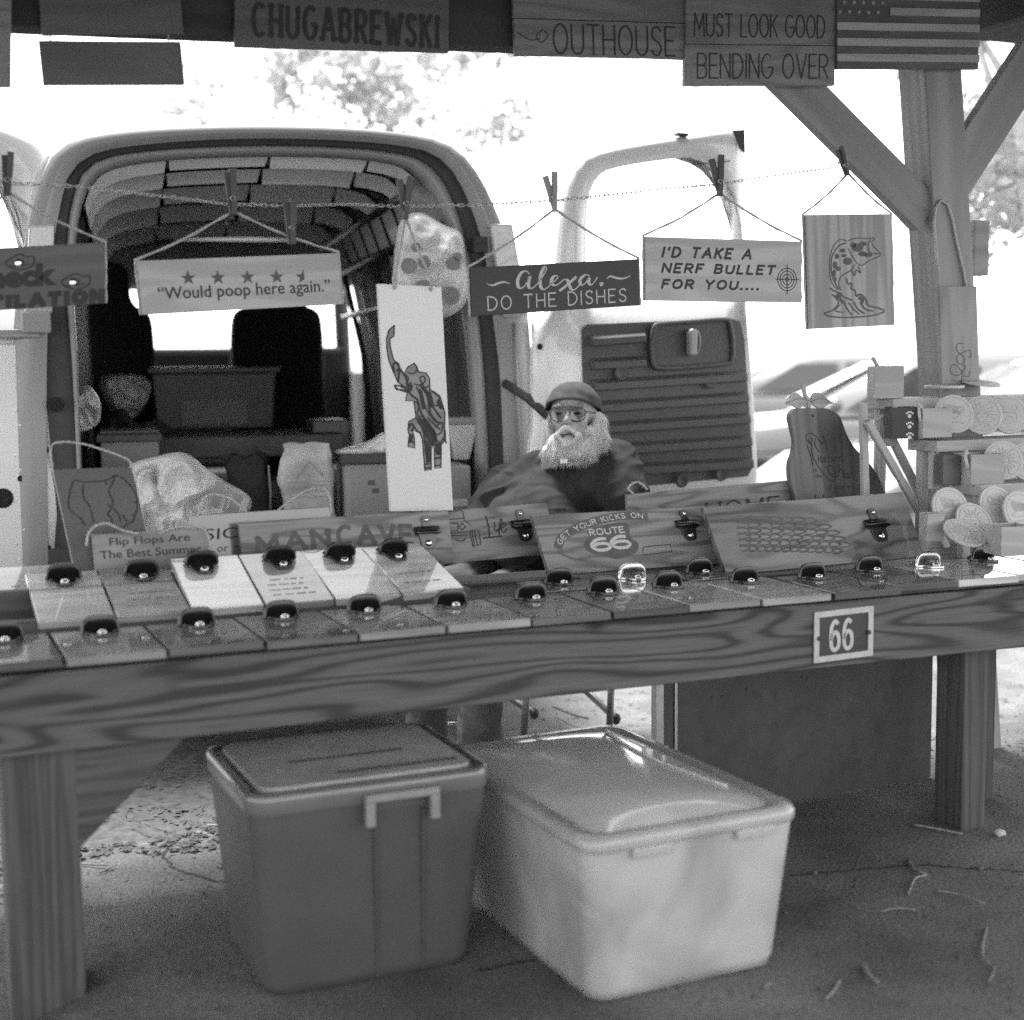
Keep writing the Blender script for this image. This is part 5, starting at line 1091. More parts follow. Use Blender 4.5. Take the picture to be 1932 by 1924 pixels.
mb = MB(); mb.tube([(.085, -.05, .2), (.09, -.055, .1), (.085, -.05, .0)], .005, 6, f0); mb.build('strap', M_print, s, smooth=True)
def sheetbag(pxs, d, seed, dep=.10, amp=.02):
    cx = sum(p[0] for p in pxs)/len(pxs); cy = sum(p[1] for p in pxs)/len(pxs); f0 = frp(cx, cy, d); B_ = resample([f0.px(*p) for p in smooth_path(pxs, 4, True)], 90, True)
    rings = []
    for k in range(25):
        t = k/24; r = []
        for p in B_:
            x, z = p.x*(1-t), p.y*(1-t); q = Vector((x*11+seed, z*11, seed)); nn = noise.noise(q*.7)*1.2-2.4*abs(noise.noise(q*.9))-.8*abs(noise.noise(q*1.9+Vector((3, 1, 2))))+.6
            r.append((x, -dep*max(0, 1-(1-t)**2)**.5-(nn*amp*1.3*min(1, t*4) if k else 0), z))
        rings.append(r)
    mb = loft(MB(), rings[:-1], f0, cap1=True); bk = [(p.x, dep*.3, p.y) for p in B_]; loft(mb, [bk, rings[0]], f0, cap0=True); return mb, f0
mb, f0 = sheetbag([(240, 885), (300, 860), (350, 855), (385, 880), (420, 905), (470, 935), (470, 965), (430, 985), (420, 1010), (300, 1010), (290, 960)], 5.45, 2, .09, .028)
s = thing('plastic_bag', 'large crumpled white plastic bag slumped behind the elephant board', 'bag', f0.o); mb.build('bag', M_bag, s, smooth=True)
rn = random.Random(8)
for k in range(3): mb = MB(); q = [(f0.px(412+k*17, 905+k*10)), (f0.px(400+k*17, 950+k*8))]; mb.ribbon([q[0], q[1]], .035 if k != 1 else .012, -.140, f0); mb.build('print', M_print, s)
mb, f0 = sheetbag([(285, 885), (300, 930), (350, 945), (380, 975), (380, 1015), (290, 1020), (262, 960), (258, 900)], 5.38, 5, .07, .035)
tag(mb.build('plastic_bag', M_bag, origin=f0.o, smooth=True), 'clear crumpled plastic wrap bunched right of the elephant head board', 'bag')
mb, f0 = sheetbag([(755, 420), (790, 400), (840, 425), (870, 440), (880, 500), (884, 560), (850, 596), (790, 600), (745, 560), (745, 480)], 5.62, 9, .09, .012)
s = thing('shopping_bag', 'white fruit-printed shopping bag hanging inside the right of the van', 'bag', f0.o); mb.build('bag', M_bag, s, smooth=True)
for cx, cy, r in ((762, 505, 15), (790, 498, 12), (845, 500, 13), (852, 488, 9), (790, 548, 18), (840, 560, 17), (775, 470, 9)):
    x, z = f0.px(cx, cy); mb = MB(); kk = r/2760*5.62; mb.add([(x+kk*cos(a), -.105, z+kk*sin(a)) for a in [2*pi*i/14 for i in range(14)]], [tuple(range(14))], f0); mb.build('print', M_print, s)
mb, f0 = sheetbag([(770, 350), (800, 330), (850, 380), (862, 430), (800, 425), (765, 400)], 5.8, 4, .08, .02); tag(mb.build('plastic_bag', M_card, origin=f0.o, smooth=True), 'grey bag stuffed above the fruit-printed shopping bag', 'bag')
mb, f0 = sheetbag([(140, 740), (165, 725), (190, 760), (185, 800), (150, 815), (138, 790)], 5.75, 6, .07, .03); tag(mb.build('plastic_bag', M_bag, origin=f0.o, smooth=True), 'small greyish plastic bag by the left edge of the opening', 'bag')
mb, f0 = sheetbag([(635, 850), (690, 835), (730, 815), (735, 850), (700, 862), (650, 862)], 5.6, 7, .07, .012); tag(mb.build('cloth', M_whiteb, origin=f0.o, smooth=True), 'folded white cloth lying on the dark tub', 'cloth')
def bx(name, label, cat, px0, py0, px1, py1, d, dep, mat, extra=None, bev=.008, tp=0):
    f0 = frp((px0+px1)/2, py1, d); a = f0.px(px0, py1); b = f0.px(px1, py0); s = thing(name, label, cat, f0.o)
    MB().box(a[0], b[0], 0, dep, a[1], b[1], f0, taper=tp).build('body', mat, s, bev=bev); return f0, a, b, s
f0, a, b, s = bx('storage_tub', 'smoky plastic crate with a paler panel deep in the van', 'tub', 290, 702, 520, 812, 7.6, .4, M_tote, tp=.02)
MB().box(a[0]-.02, b[0]+.02, -.02, .42, b[1], b[1]+.03, f0).build('lid', M_tote, s, bev=.008); MB().box(a[0]+.14, b[0]-.15, -.008, -.001, a[1]+.02, b[1]-.14, f0).build('front_panel', M_card, s, bev=.004)
f0, a, b, s = bx('lidded_box', 'grey plastic box with ribbed lid at the left of the load', 'box', 192, 832, 300, 920, 5.85, .3, M_card); MB().box(a[0]-.015, b[0]+.012, -.012, .31, b[1], b[1]+.03, f0).build('lid', M_trim, s, bev=.005); MB().box(a[0], b[0], -.004, .3, b[1]+.032, b[1]+.046, f0).build('lid_ridge', M_trim, s, bev=.003)
f0, a, b, s = bx('cardboard_box', 'tan printed cardboard box under the dark lid', 'box', 652, 872, 770, 985, 5.5, .25, M_card, bev=.02); MB().box(a[0]-.01, b[0]+.01, -.02, .26, b[1], b[1]+.035, f0).build('lid', M_rub, s, bev=.006)
for px_, py_ in ((700, 910), (708, 925), (745, 895)): x, z = f0.px(px_, py_); MB().box(x-.012, x+.014, -.0015, -.0005, z-.01, z+.008, f0).build('print', M_ink2, s)
bx('cardboard_box', 'small dark box tilted behind the paper bag', 'box', 592, 792, 660, 850, 6.6, .3, M_tote)
f0, a, b, s = bx('plastic_tub', 'translucent ribbed white tub right of the tall elephant board', 'tub', 846, 800, 903, 870, 5.72, .2, M_bag, tp=.03); MB().box(a[0]-.005, b[0]+.01, -.01, .21, b[1], b[1]+.028, f0).build('rim', M_card, s, bev=.005)
f0, a, b, s = bx('lidded_box', 'grey plastic box with a white label below the ribbed tub', 'box', 800, 878, 888, 978, 5.5, .25, M_card); x, z = f0.px(868, 948); MB().box(x-.035, x+.03, -.002, -.0005, z-.014, z+.014, f0).build('label_patch', M_whiteb, s)
bx('bench_board', 'dark board lying across the van behind the bags', 'board', 250, 818, 650, 868, 6.3, .5, M_intd)
bx('speaker_box', 'dark panelled equipment case against the right wall', 'case', 835, 630, 892, 800, 6.1, .5, M_tote)
mb, f0 = sheetbag([(190, 800), (230, 770), (260, 800), (300, 790), (320, 830), (200, 840)], 6.6, 11, .1, .04); tag(mb.build('cloth', M_black, origin=f0.o, smooth=True), 'dark rumpled cloth heaped on the left of the load', 'cloth')
mb, f0 = sheetbag([(190, 712), (260, 708), (285, 725), (270, 770), (235, 795), (205, 770)], 7.4, 14, .1, .04); tag(mb.build('cloth', M_whiteb, origin=f0.o, smooth=True), 'bright white sheet bundled deep in the van', 'cloth')
# ================================================================== PERSON
def blob(mb, voxel, name, mat, parent, smooth=4, disp=None, origin=None):
    me = bpy.data.meshes.new('tmp'); me.from_pydata([tuple(v) for v in mb.v], [], mb.f); ob = bpy.data.objects.new('tmp', me); C.objects.link(ob)
    r = ob.modifiers.new('r', 'REMESH'); r.mode = 'VOXEL'; r.voxel_size = voxel
    s_ = ob.modifiers.new('s', 'SMOOTH'); s_.iterations = smooth; s_.factor = .5
    dg = bpy.context.evaluated_depsgraph_get(); m2 = bpy.data.meshes.new_from_object(ob.evaluated_get(dg))
    out = MB(); nn = [v.normal.copy() for v in m2.vertices]
    out.v = [v.co + (nn[i]*disp(v.co) if disp else Vector((0, 0, 0))) for i, v in enumerate(m2.vertices)]; out.uv = [(v.co.x, v.co.z) for v in m2.vertices]
    out.f = [tuple(p.vertices) for p in m2.polygons]
    bpy.data.objects.remove(ob); bpy.data.meshes.remove(me); bpy.data.meshes.remove(m2)
    return out.build(name, mat, parent, smooth=True), out
def cap_(mb, a, ra, b, rb, fr=W0, n=10):
    P_ = [Vector(a).lerp(Vector(b), t/4) for t in range(5)]; mb.tube([tuple(p) for p in P_], [ra+(rb-ra)*t/4 for t in range(5)], n, fr); mb.ell(a, (ra, ra, ra), 10, fr); mb.ell(b, (rb, rb, rb), 10, fr)
HC = atY(1081, 782, 5.2); tn = radians(-13); hx = Vector((cos(tn), sin(tn), 0)); hy = Vector((-sin(tn), cos(tn), 0)); hz = (ZZ + hy*.10).normalized(); hy = (hy - ZZ*.10).normalized()
HF = Fr(HC, hx, hy, hz)
person = thing('person', 'bearded man in skull cap, glasses and sweatshirt reclining in a folding chair', 'person', atY(1040, 1100, 5.25))
def pt(px, py, d): return tuple(atY(px, py, d))
mb = MB()
mb.ell((0, .012, .030), (.080, .098, .088), 16, HF); mb.ell((0, -.030, -.048), (.060, .062, .062), 14, HF); mb.ell((0, -.035, .0), (.068, .058, .055), 14, HF)
for s_ in (-1, 1):
    mb.ell((s_*.040, -.066, -.026), (.026, .024, .024), 10, HF); mb.ell((s_*.032, -.082, .022), (.026, .013, .008), 10, HF); mb.ell((s_*.013, -.106, -.035), (.010, .012, .008), 8, HF)
    mb.ell((s_*.083, .005, -.012), (.010, .020, .030), 10, HF); mb.ell((s_*.032, -.078, -.002), (.015, .011, .010), 10, HF)
cap_(mb, (0, -.086, .014), .010, (0, -.113, -.026), .0125, HF); mb.ell((0, -.096, -.060), (.024, .012, .007), 10, HF); mb.ell((0, -.095, -.072), (.022, .013, .007), 10, HF); mb.ell((0, -.078, -.100), (.026, .022, .02), 10, HF)
cap_(mb, (0, .02, -.05), .055, (0, .06, -.16), .050, HF)
NK = HF(0, .05, -.16)
sh1 = Vector(pt(955, 912, 5.36)); sh2 = Vector(pt(1160, 876, 5.28)); chest = Vector(pt(1070, 935, 5.33)); belly = Vector(pt(1015, 1000, 5.14)); pelv = Vector(pt(1040, 1075, 5.35))
el1 = Vector(pt(893, 1000, 5.2)); el2 = Vector(pt(1195, 990, 5.12)); ha1 = Vector(pt(985, 1015, 4.93)); ha2 = Vector(pt(1065, 1010, 4.92))
mb.ell(tuple(chest), (.17, .11, .15), 14); cap_(mb, tuple(NK), .045, tuple(chest), .09); mb.ell(tuple(belly), (.16, .13, .13), 14); mb.ell(tuple(pelv), (.15, .12, .12), 14)
for a, b, c_ in ((sh1, el1, ha1), (sh2, el2, ha2)): cap_(mb, tuple(a), .052, tuple(b), .042); cap_(mb, tuple(b), .040, tuple(c_), .028); cap_(mb, tuple(a), .06, tuple(chest), .08)
for wr, sg in ((ha1, 1), (ha2, -1)):
    d = Vector((sg*.8, -.25, -.1)).normalized(); sd_ = Vector((0, -.3, -1)).normalized(); mb.ell(tuple(wr+d*.045), (.045, .020, .038), 10)
    for k in range(4):
        r0 = wr+d*.075+sd_*(k-1.5)*.019; L_ = (.036, .042, .040, .030)[k]; m1 = r0+d*L_; m2_ = m1+(d*.6+Vector((0, .5, -.5))).normalized()*L_*.75
        cap_(mb, tuple(r0), .0095, tuple(m1), .009); cap_(mb, tuple(m1), .009, tuple(m2_), .008)
    t0 = wr+d*.03-sd_*.03; cap_(mb, tuple(t0), .012, tuple(t0+d*.03-sd_*.03), .010)
kn1 = Vector(pt(903, 1140, 4.80)); kn2 = Vector(pt(800, 1120, 5.0)); an1 = Vector((kn1.x-.0, 4.80, .10)); an2 = Vector((kn2.x, 5.0, .10)); hp1 = pelv+Vector((.03, -.05, -.02)); hp2 = pelv+Vector((-.10, 0, -.02))
for h_, k_, a_ in ((hp1, kn1, an1), (hp2, kn2, an2)): cap_(mb, tuple(h_), .085, tuple(k_), .058); cap_(mb, tuple(k_), .055, tuple(a_), .040); cap_(mb, tuple(a_+Vector((0, .02, -.055))), .038, tuple(a_+Vector((-.01, -.13, -.075))), .032)
bodyo, _ = blob(mb, .0075, 'body', M_skin, person, 3)
# sweatshirt
mb = MB(); mb.ell(tuple(chest+Vector((0, 0, .0))), (.215, .145, .175), 16); mb.ell(tuple(belly), (.21, .17, .16), 16); mb.ell(tuple((chest+belly)/2), (.21, .16, .17), 16); mb.ell(tuple(pelv), (.18, .145, .12), 16)
nb = Vector(pt(1085, 880, 5.3)); mb.ell(tuple(nb), (.115, .10, .07), 14)
cap_(mb, tuple(nb), .075, tuple(sh1), .075); cap_(mb, tuple(nb), .090, tuple(sh2), .098); cap_(mb, tuple(sh2), .098, pt(1178, 935, 5.18), .095)
cap_(mb, tuple(sh1), .080, tuple(el1), .066); cap_(mb, tuple(el1), .064, tuple(el1.lerp(ha1, .85)), .045); cap_(mb, tuple(sh2), .088, tuple(el2), .072); cap_(mb, tuple(el2), .068, tuple(el2.lerp(ha2, .85)), .046)
cap_(mb, tuple(Vector(pt(1010, 885, 5.3))), .07, tuple(Vector(pt(935, 940, 5.25))), .07); cap_(mb, pt(1120, 905, 5.2), .09, pt(1180, 960, 5.12), .08)
def folds(p):
    a = .006*max(-.2, 1-abs(noise.noise(Vector((p.x*7+p.z*9, p.y*6, p.z*16-p.x*6))))*5) ; b = .004*noise.noise(Vector((p.x*14, p.y*10, p.z*20+3))); return a+b
blob(mb, .009, 'sweatshirt', M_shirt, person, 7, folds)
mb = MB()
for h_, k_, a_ in ((hp1, kn1, an1), (hp2, kn2, an2)): cap_(mb, tuple(h_), .105, tuple(k_), .082); cap_(mb, tuple(k_), .080, tuple(a_+Vector((0, 0, .02))), .078)
mb.ell(tuple(pelv-ZZ*.02), (.17, .15, .12), 14); blob(mb, .013, 'jeans', M_jean, person, 3, lambda p: .008*noise.noise(p*14)+.006*noise.noise(Vector((p.x*5, p.y*5, p.z*40))))
for a_ in (an1, an2):
    mb = MB(); cap_(mb, tuple(a_+Vector((0, .03, -.048))), .050, tuple(a_+Vector((-.01, -.14, -.062))), .042); blob(mb, .011, 'shoe', M_rub, person, 3)
# cap, glasses, beard
mb = MB(); n = 28; rings = []
for j in range(15):
    r = []
    for i in range(n):
        a = 2*pi*i/n; fw = (1-sin(a))/2                       # 0 back .. 1 front
        if True: front = max(0, -sin(a)); edge = 1.62 - .34*front**1.2
        ph = edge*j/14; x = .096*sin(ph)**.85*cos(a); y = .012+.116*sin(ph)**.85*sin(a); z = .020+.098*cos(ph)
        k_ = .004*noise.noise(Vector((x*20, y*16, z*60)))+.0045*abs(sin(z*75+x*45+a*.5)) + (.004 if j > 12 else 0)
        r.append((x*(1+k_*9), y*(1+k_*9), z))
    rings.append(r)
loft(mb, rings+[[(x*.96, y*.96, z) for x, y, z in rings[-1]]], HF); capo = mb.build('skull_cap', M_cap, person, smooth=True)
for s_ in (-1, 1): mb = MB(); mb.tube([(0, .125, .0), (s_*.02, .14, -.03), (s_*.03, .14, -.08)], .010, 6, HF); mb.build('cap_tie', M_cap, capo, smooth=True)
gl = None
for s_ in (-1, 1):
    lp = [(s_*.033+.028*cos(t)+(.004*s_ if sin(t) > 0 else 0), -.106+.012*abs(cos(t))*(1 if cos(t)*s_ > 0 else 0), -.004+.023*sin(t)-.004*(1 if sin(t) < 0 else 0)) for t in [2*pi*i/20 for i in range(20)]]
    mb = MB(); mb.tube(lp, .0018, 5, HF, closed=True); mb.tube([(s_*.061, -.092, .006), (s_*.080, -.05, .006), (s_*.084, .0, .004)], .0018, 5, HF)
    g_ = mb.build('glasses_frame', M_rub, person, smooth=True); mb = MB(); mb.add([(a, b+.0005, c_) for a, b, c_ in lp], [tuple(range(20))], HF); mb.build('lens', M_lensg, g_)
    mb = MB(); mb.ell((s_*.032, -.0865, -.001), (.0125, .0075, .0055), 10, HF); e_ = mb.build('eye', M_eye, person, smooth=True)
    mb = MB(); mb.tube([(s_*.012, -.099, .020), (s_*.032, -.101, .027), (s_*.055, -.088, .021)], [.004, .005, .003], 6, HF); mb.build('eyebrow', M_print, person, smooth=True)
mb = MB(); mb.tube([(-.008, -.110, .010), (0, -.114, .014), (.008, -.110, .010)], .0016, 5, HF); mb.tube([(-.03, -.108, .020), (0, -.113, .022), (.03, -.108, .020)], .0014, 5, HF); mb.build('glasses_bridge', M_rub, person, smooth=True)
mb = MB(); mb.ell((0, -.114, -.074), (.024, .008, .0055), 10, HF); mb.build('lip', M_lip, person, smooth=True)
mb = MB()
for c_, r_ in (((.066, -.020, -.082), (.036, .045, .046)), ((.015, -.060, -.128), (.062, .034, .038)), ((-.045, -.036, -.108), (.040, .040, .044)), ((.088, .02, -.045), (.028, .040, .060)), ((-.080, .02, -.040), (.016, .030, .05)), ((.098, .02, -.082), (.030, .035, .040)), ((-.07, -.02, -.135), (.040, .032, .034)), ((.05, -.035, -.118), (.048, .045, .044)), ((-.02, -.056, -.132), (.05, .034, .034))): mb.ell(c_, r_, 12, HF)
for s_ in (-1, 1): cap_(mb, (s_*.006, -.112, -.050), .010, (s_*.042, -.090, -.080), .013, HF)
mb.ell((0, -.082, -.108), (.036, .026, .024), 12, HF)
bo, bm = blob(mb, .008, 'beard', M_beard, person, 2, lambda p: .003*noise.noise(p*40))
rn = random.Random(2); mb = MB(); cs = [Vector(v) for v in bm.v]; mid = HF(0, .02, -.02)
for _ in range(7000):
    p = rn.choice(cs); d = (p-mid).normalized(); lx = (p-HF.o).dot(HF.ex); ly = (p-HF.o).dot(HF.ey); lz = (p-HF.o).dot(HF.ez)
    if lz > -.088 and ly < -.055 and abs(lx) < .045: continue
    d = (d*.55+Vector((rn.uniform(-.5, .5), rn.uniform(-.5, .2), -.75+rn.uniform(-.3, .3)))).normalized(); L_ = rn.uniform(.012, .036)
    sd_ = d.cross(Vector((rn.uniform(-1, 1), rn.uniform(-1, 1), 1))).normalized()*.0005; q = p+d*L_+Vector((0, 0, -L_*.2)); k = len(mb.v)
    mb.v += [p-sd_, p+sd_, q]; mb.uv += [(0, 0)]*3; mb.f.append((k, k+1, k+2))
mb.build('beard_hair', M_beard, person, kind='stuff')
q = HF(-.012, -.10, -.168); MB().box(-.012, .014, -.003, 0, -.008, .008, Fr(q, hx, hy, hz)).build('shirt_tag', M_whiteb, person)
# folding chair
ch = thing('folding_chair', 'tubular metal folding chair holding the seated man', 'chair', atY(1075, 1200, 5.35))
for nm, P_ in (('leg', [pt(1007, 1120, 5.12), pt(995, 1300, 5.12), tuple(atZ(983, 1432, .0)+Vector((0, 0, -.03)))]), ('leg', [pt(1160, 1130, 5.2), pt(1153, 1300, 5.2), pt(1148, 1420, 5.2)]), ('brace', [pt(905, 1280, 5.4), pt(965, 1318, 5.5), pt(1008, 1346, 5.6)]), ('brace', [pt(1010, 1215, 5.3), pt(1102, 1300, 5.4), pt(1162, 1356, 5.5)]), ('stretcher', [pt(810, 1367, 5.3), pt(900, 1366, 5.3)]), ('back_post', [pt(1195, 1130, 5.3), pt(1225, 930, 5.5)]), ('back_post', [pt(985, 1130, 5.4), pt(985, 950, 5.6)])):
    mb = MB(); mb.tube(P_, .013, 10); mb.build(nm, M_steel, ch, smooth=True)
for p in ((1008, 1346, 5.6), (1162, 1356, 5.5)): mb = MB(); mb.ell(pt(*p), (.020, .020, .024), 8); mb.build('rubber_foot', M_rub, ch, smooth=True)
a = Vector(pt(1195, 1130, 5.15)); mb = MB(); mb.add([tuple(Vector(pt(*p))) for p in ((985, 1140, 5.0), (1190, 1140, 5.0), (1200, 1120, 5.45), (985, 1120, 5.5))], [(0, 1, 2, 3)]); mb.build('seat', M_black, ch)
mb = MB(); mb.add([tuple(Vector(pt(*p))) for p in ((985, 1110, 5.52), (1198, 1110, 5.47), (1222, 950, 5.6), (985, 960, 5.62))], [(0, 1, 2, 3)]); mb.build('backrest', M_black, ch)
# ================================================================== STEPPED SHELF WITH COASTERS
tiers = []
for (px_, py_, v) in ((1686, 752, .62), (1768, 832, .47), (1850, 915, .32)):
    p = onV(px_, py_, v); tiers.append(((p-T0).dot(U), v, p.z))
ul = tiers[0][0]; sf = thing('stepped_shelf', 'three-tier pale wooden display stand at the right end of the table', 'shelf', T(ul+.4, .5, .755))
for u, v, z in tiers:
    MB().box(u, u+1.5, v, v+.15, z-.036, z, TF).build('shelf_board', M_crate, sf, bev=.002)
    MB().box(u+.02, u+.05, v+.10, v+.13, .755, z-.037, TF, along='z').build('post', M_sign, sf, bev=.002)
    MB().box(u+.01, u+.035, v+.03, v+.055, z-.16, z-.037, TF, along='z').build('post', M_sign, sf, bev=.002)
    MB().box(u+.05, u+1.45, v+.12, v+.128, z-.13, z-.045, TF).build('riser', M_sign, sf)
for pa_, pb_, v in (((1640, 795), (1752, 990), .585), ((1632, 760), (1638, 1030), .61)):
    brace(sf, uz(*pa_, v), uz(*pb_, v), .024, v, v+.022, M_sign)
for (a, b, v) in ((( -.012, -.06), (.17, -.52), .66), ((.03, -.05), (.20, -.40), .60)):
    z0 = tiers[0][2]; brace(sf, (ul+a[0], z0+a[1]), (ul+b[0]+.1, z0+b[1]), .026, v, v+.02, M_sign)
def coaster(o, nrm, label, r=.066, art=1):
    nrm = Vector(nrm).normalized(); ex = (ZZ.cross(nrm)); ex = ex.normalized() if ex.length > .1 else U; ey = nrm.cross(ex); fr = Fr(o, ex, ey, nrm)
    s = thing('coaster', label, 'coaster', o, 'round wooden coasters')
    MB().lathe([(r*.98, -.0045), (r, -.003), (r, .003), (r*.97, .0045)], 32, fr).build('disc', M_coast, s)
    mb = MB(); f2 = Fr(o, ex, nrm, ey); mb.ribbon([(r*.84*cos(2*pi*i/32), r*.84*sin(2*pi*i/32)) for i in range(33)], .0022, .0050, f2)
    kind_ = art % 3; y = .0051; P2 = lambda pts: [(a*r, b*r) for a, b in pts]
    if kind_ == 0:
        mb.ribbon(P2([(.26*cos(t), .28*sin(t)-.03) for t in [2*pi*i/16 for i in range(17)]]), .0026, y, f2)
        for k in range(18): t = 2*pi*k/18+.1*(art % 5); l_ = .58+.1*(k % 3); mb.ribbon(P2([(.32*cos(t), .34*sin(t)), (.45*cos(t+.12), .48*sin(t+.12)), (l_*cos(t), l_*sin(t))]), .003, y+.00005*(k+1), f2)
        for sx_ in (-.1, .1): mb.ribbon(P2([(sx_-.04, .05), (sx_+.04, .06)]), .004, y+.0012, f2)
        mb.ribbon(P2([(-.06, -.1), (0, -.14), (.06, -.1)]), .004, y+.0013, f2)
    elif kind_ == 1:
        mb.ribbon(P2([(.42*cos(t), .40*sin(t)-.08) for t in [2*pi*i/18 for i in range(19)]]), .0045, y, f2)
        for sx_ in (-.34, .34): mb.ribbon(P2([(sx_+.14*cos(t), .34+.14*sin(t)) for t in [2*pi*i/10 for i in range(11)]]), .004, y+.0002+sx_*.0002, f2)
        mb.ribbon(P2([(.17*cos(t), .13*sin(t)-.22) for t in [2*pi*i/12 for i in range(13)]]), .003, y+.0004, f2)
        for k in range(7): mb.ribbon(P2([(-.3+.1*k, .2-.03*k), (-.26+.1*k, .05)]), .003, y+.0005+.00005*k, f2)
    else:
        mb.ribbon(P2(smooth_path([(-.6, -.15), (-.2, .05), (.1, .2), (.35, .35), (.5, .25), (.3, .05), (.1, -.2), (-.3, -.25), (-.6, -.15)], 3)), .0045, y, f2)
        for k in range(8): mb.ribbon(P2([(-.35+.08*k, .0), (-.5+.1*k, .35), (-.45+.12*k, .55-.03*k)]), .0035, y+.0001*(k+1), f2)
        mb.ribbon(P2([(-.5, -.5), (0, -.42), (.5, -.5)]), .004, y+.0012, f2)
    mb.build('engraving', M_sign, s); return s
def holder(px0, py0, px1, py1, v, label, mat=None, stick=None, side=.25):
    px0 += (px1-px0)*side; yw = radians(2+40*side); eU = Vector((cos(yw), sin(yw), 0)); eV = Vector((-sin(yw), cos(yw), 0)); a = onV(px0, py1, v); b = hitP(px1, py0, a, eV); wd = (b-a).dot(eU); h = b.z-a.z; fr = Fr(a, eU, eV, ZZ); s = thing('coaster_holder', label, 'coaster holder', fr(wd/2, 0, 0), 'square wooden coaster holders'); t = .006; m_ = mat or M_crate
    d = wd*.95
    for bb in ((0, wd, 0, t, 0, h), (0, wd, d-t, d, 0, h), (0, t, t, d-t, 0, h), (wd-t, wd, t, d-t, 0, h)): MB().box(*bb, fr).build('side', m_, s, bev=.0015)
    MB().box(t, wd-t, t, d-t, .0005, t, fr).build('base', m_, s)
    return fr, wd, h, s
h1 = holder(1650, 690, 1706, 752, .64, 'square wooden holder alone on the top shelf tier', side=0); mb = MB(); mb.tube([tuple(onV(1647, 676, .66)), tuple(onV(1668, 712, .68))], .0065, 8); tag(mb.build('dowel', M_crate, origin=onV(1655, 690, .66), smooth=True), 'short wooden dowel poking out of the top holder', 'dowel')
h2 = holder(1722, 769, 1797, 826, .50, 'square wooden holder on the middle shelf tier', side=.25); h3 = holder(1810, 856, 1896, 915, .35, 'square wooden holder on the lowest shelf tier')
f4 = holder(1682, 768, 1735, 828, .56, 'dark tin painted with white paw prints on the middle tier', M_rub, side=.0); f4[3]['group'] = 'tins on the shelf'
for k in range(3):
    x, z = f4[0].px(1716, 783+k*20); mb = MB(); y = -.0008
    for dx, dz, r in ((0, -.003, .0065), (-.009, .006, .0035), (-.003, .010, .0035), (.004, .010, .0035), (.010, .006, .0035)): mb.add([(x+dx+r*cos(t), y, z+dz+r*sin(t)) for t in [2*pi*i/10 for i in range(10)]], [tuple(range(10))], f4[0]); y -= .0001
    mb.build('paw_print', M_whiteb, f4[3])
f5 = holder(1768, 858, 1812, 915, .42, 'dark tin with leafy pattern on the lowest tier', M_tote); f5[3]['group'] = 'tins on the shelf'
holder(1738, 968, 1782, 1022, .22, 'square wooden holder on the table below the stand'); holder(1868, 992, 1950, 1050, .02, 'large blurred wooden box at the right end of the table', M_crate)
up = lambda a, b=0: Vector((a*1.0, -1, .55+b))
NC = (U*.0-V).normalized()
cl_ = [((1782, 729, .66), ZZ*1.0+V*-.02+U*-.05, 'round coaster lying flat on the top tier left'), ((1850, 722, .66), ZZ-V*.15+U*.05, 'round coaster lying tilted on the top tier right'),
 ((1800, 781, .52), NC+ZZ*.35-U*.35, 'standing coaster behind the middle holder'), ((1853, 783, .50), NC+ZZ*.35-U*.5, 'second standing coaster on the middle tier'), ((1903, 782, .50), NC+ZZ*.35-U*.35, 'standing lion coaster at the right of the middle tier'), ((1950, 785, .50), NC+ZZ*.35-U*.35, 'coaster cut by the frame on the middle tier'),
 ((1893, 868, .38), NC+ZZ*.35-U*.3, 'standing coaster right of the lowest holder'), ((1940, 870, .36), NC+ZZ*.35-U*.4, 'coaster cut by the frame on the lowest tier'),
 ((1793, 958, .26), NC+ZZ*.35-U*.05, 'coaster with a bird drawing below the stand'), ((1838, 985, .20), NC+ZZ*.6, 'pictured coaster leaning low on the table'), ((1880, 955, .24), NC+ZZ*.35, 'coaster with a small figure below the lowest tier'), ((1925, 965, .18), NC+ZZ*.35, 'blurred pale coaster above the large box'), ((1820, 1005, .14), NC+ZZ*1.6, 'coaster tipped nearly flat in front of the stand'),
 ((1738, 782, .53), NC+U*.9+ZZ*.2, 'coaster stuck upright in the middle holder'), ((1826, 868, .38), NC+U*.9+ZZ*.3, 'coaster stuck upright in the lowest holder')]
for i, (p, n_, lb) in enumerate(cl_): coaster(onV(*p), n_, lb, .066 if i < 13 else .035, i)
s_b = thing('wooden_board', 'standing wooden board with looped script lettering behind the top shelf tier', 'board', onV(1808, 720, .66)); fr, wd, h = sframe((1772, 540), (1843, 540), (1778, 725), .69)
board(fr, wd, h, .012, M_signm, s_b, along='z'); cs2 = crop(3300, 1100, .412); mb = MB()
for i, st in enumerate(([(1340, 665), (1290, 665), (1280, 730), (1350, 800), (1340, 860), (1290, 850), (1290, 780), (1400, 730), (1415, 790), (1390, 790)], [(1320, 1030), (1330, 950), (1270, 870), (1220, 890), (1230, 960), (1300, 970), (1360, 900), (1345, 870)], [(1400, 930), (1395, 980), (1350, 980)], [(1230, 1010), (1260, 1030)])): mb.ribbon(L2(fr, cs2, smooth_path(st, 5)), .0032, -.0007-.0001*i, fr)
mb.build('lettering', M_ink2, s_b)
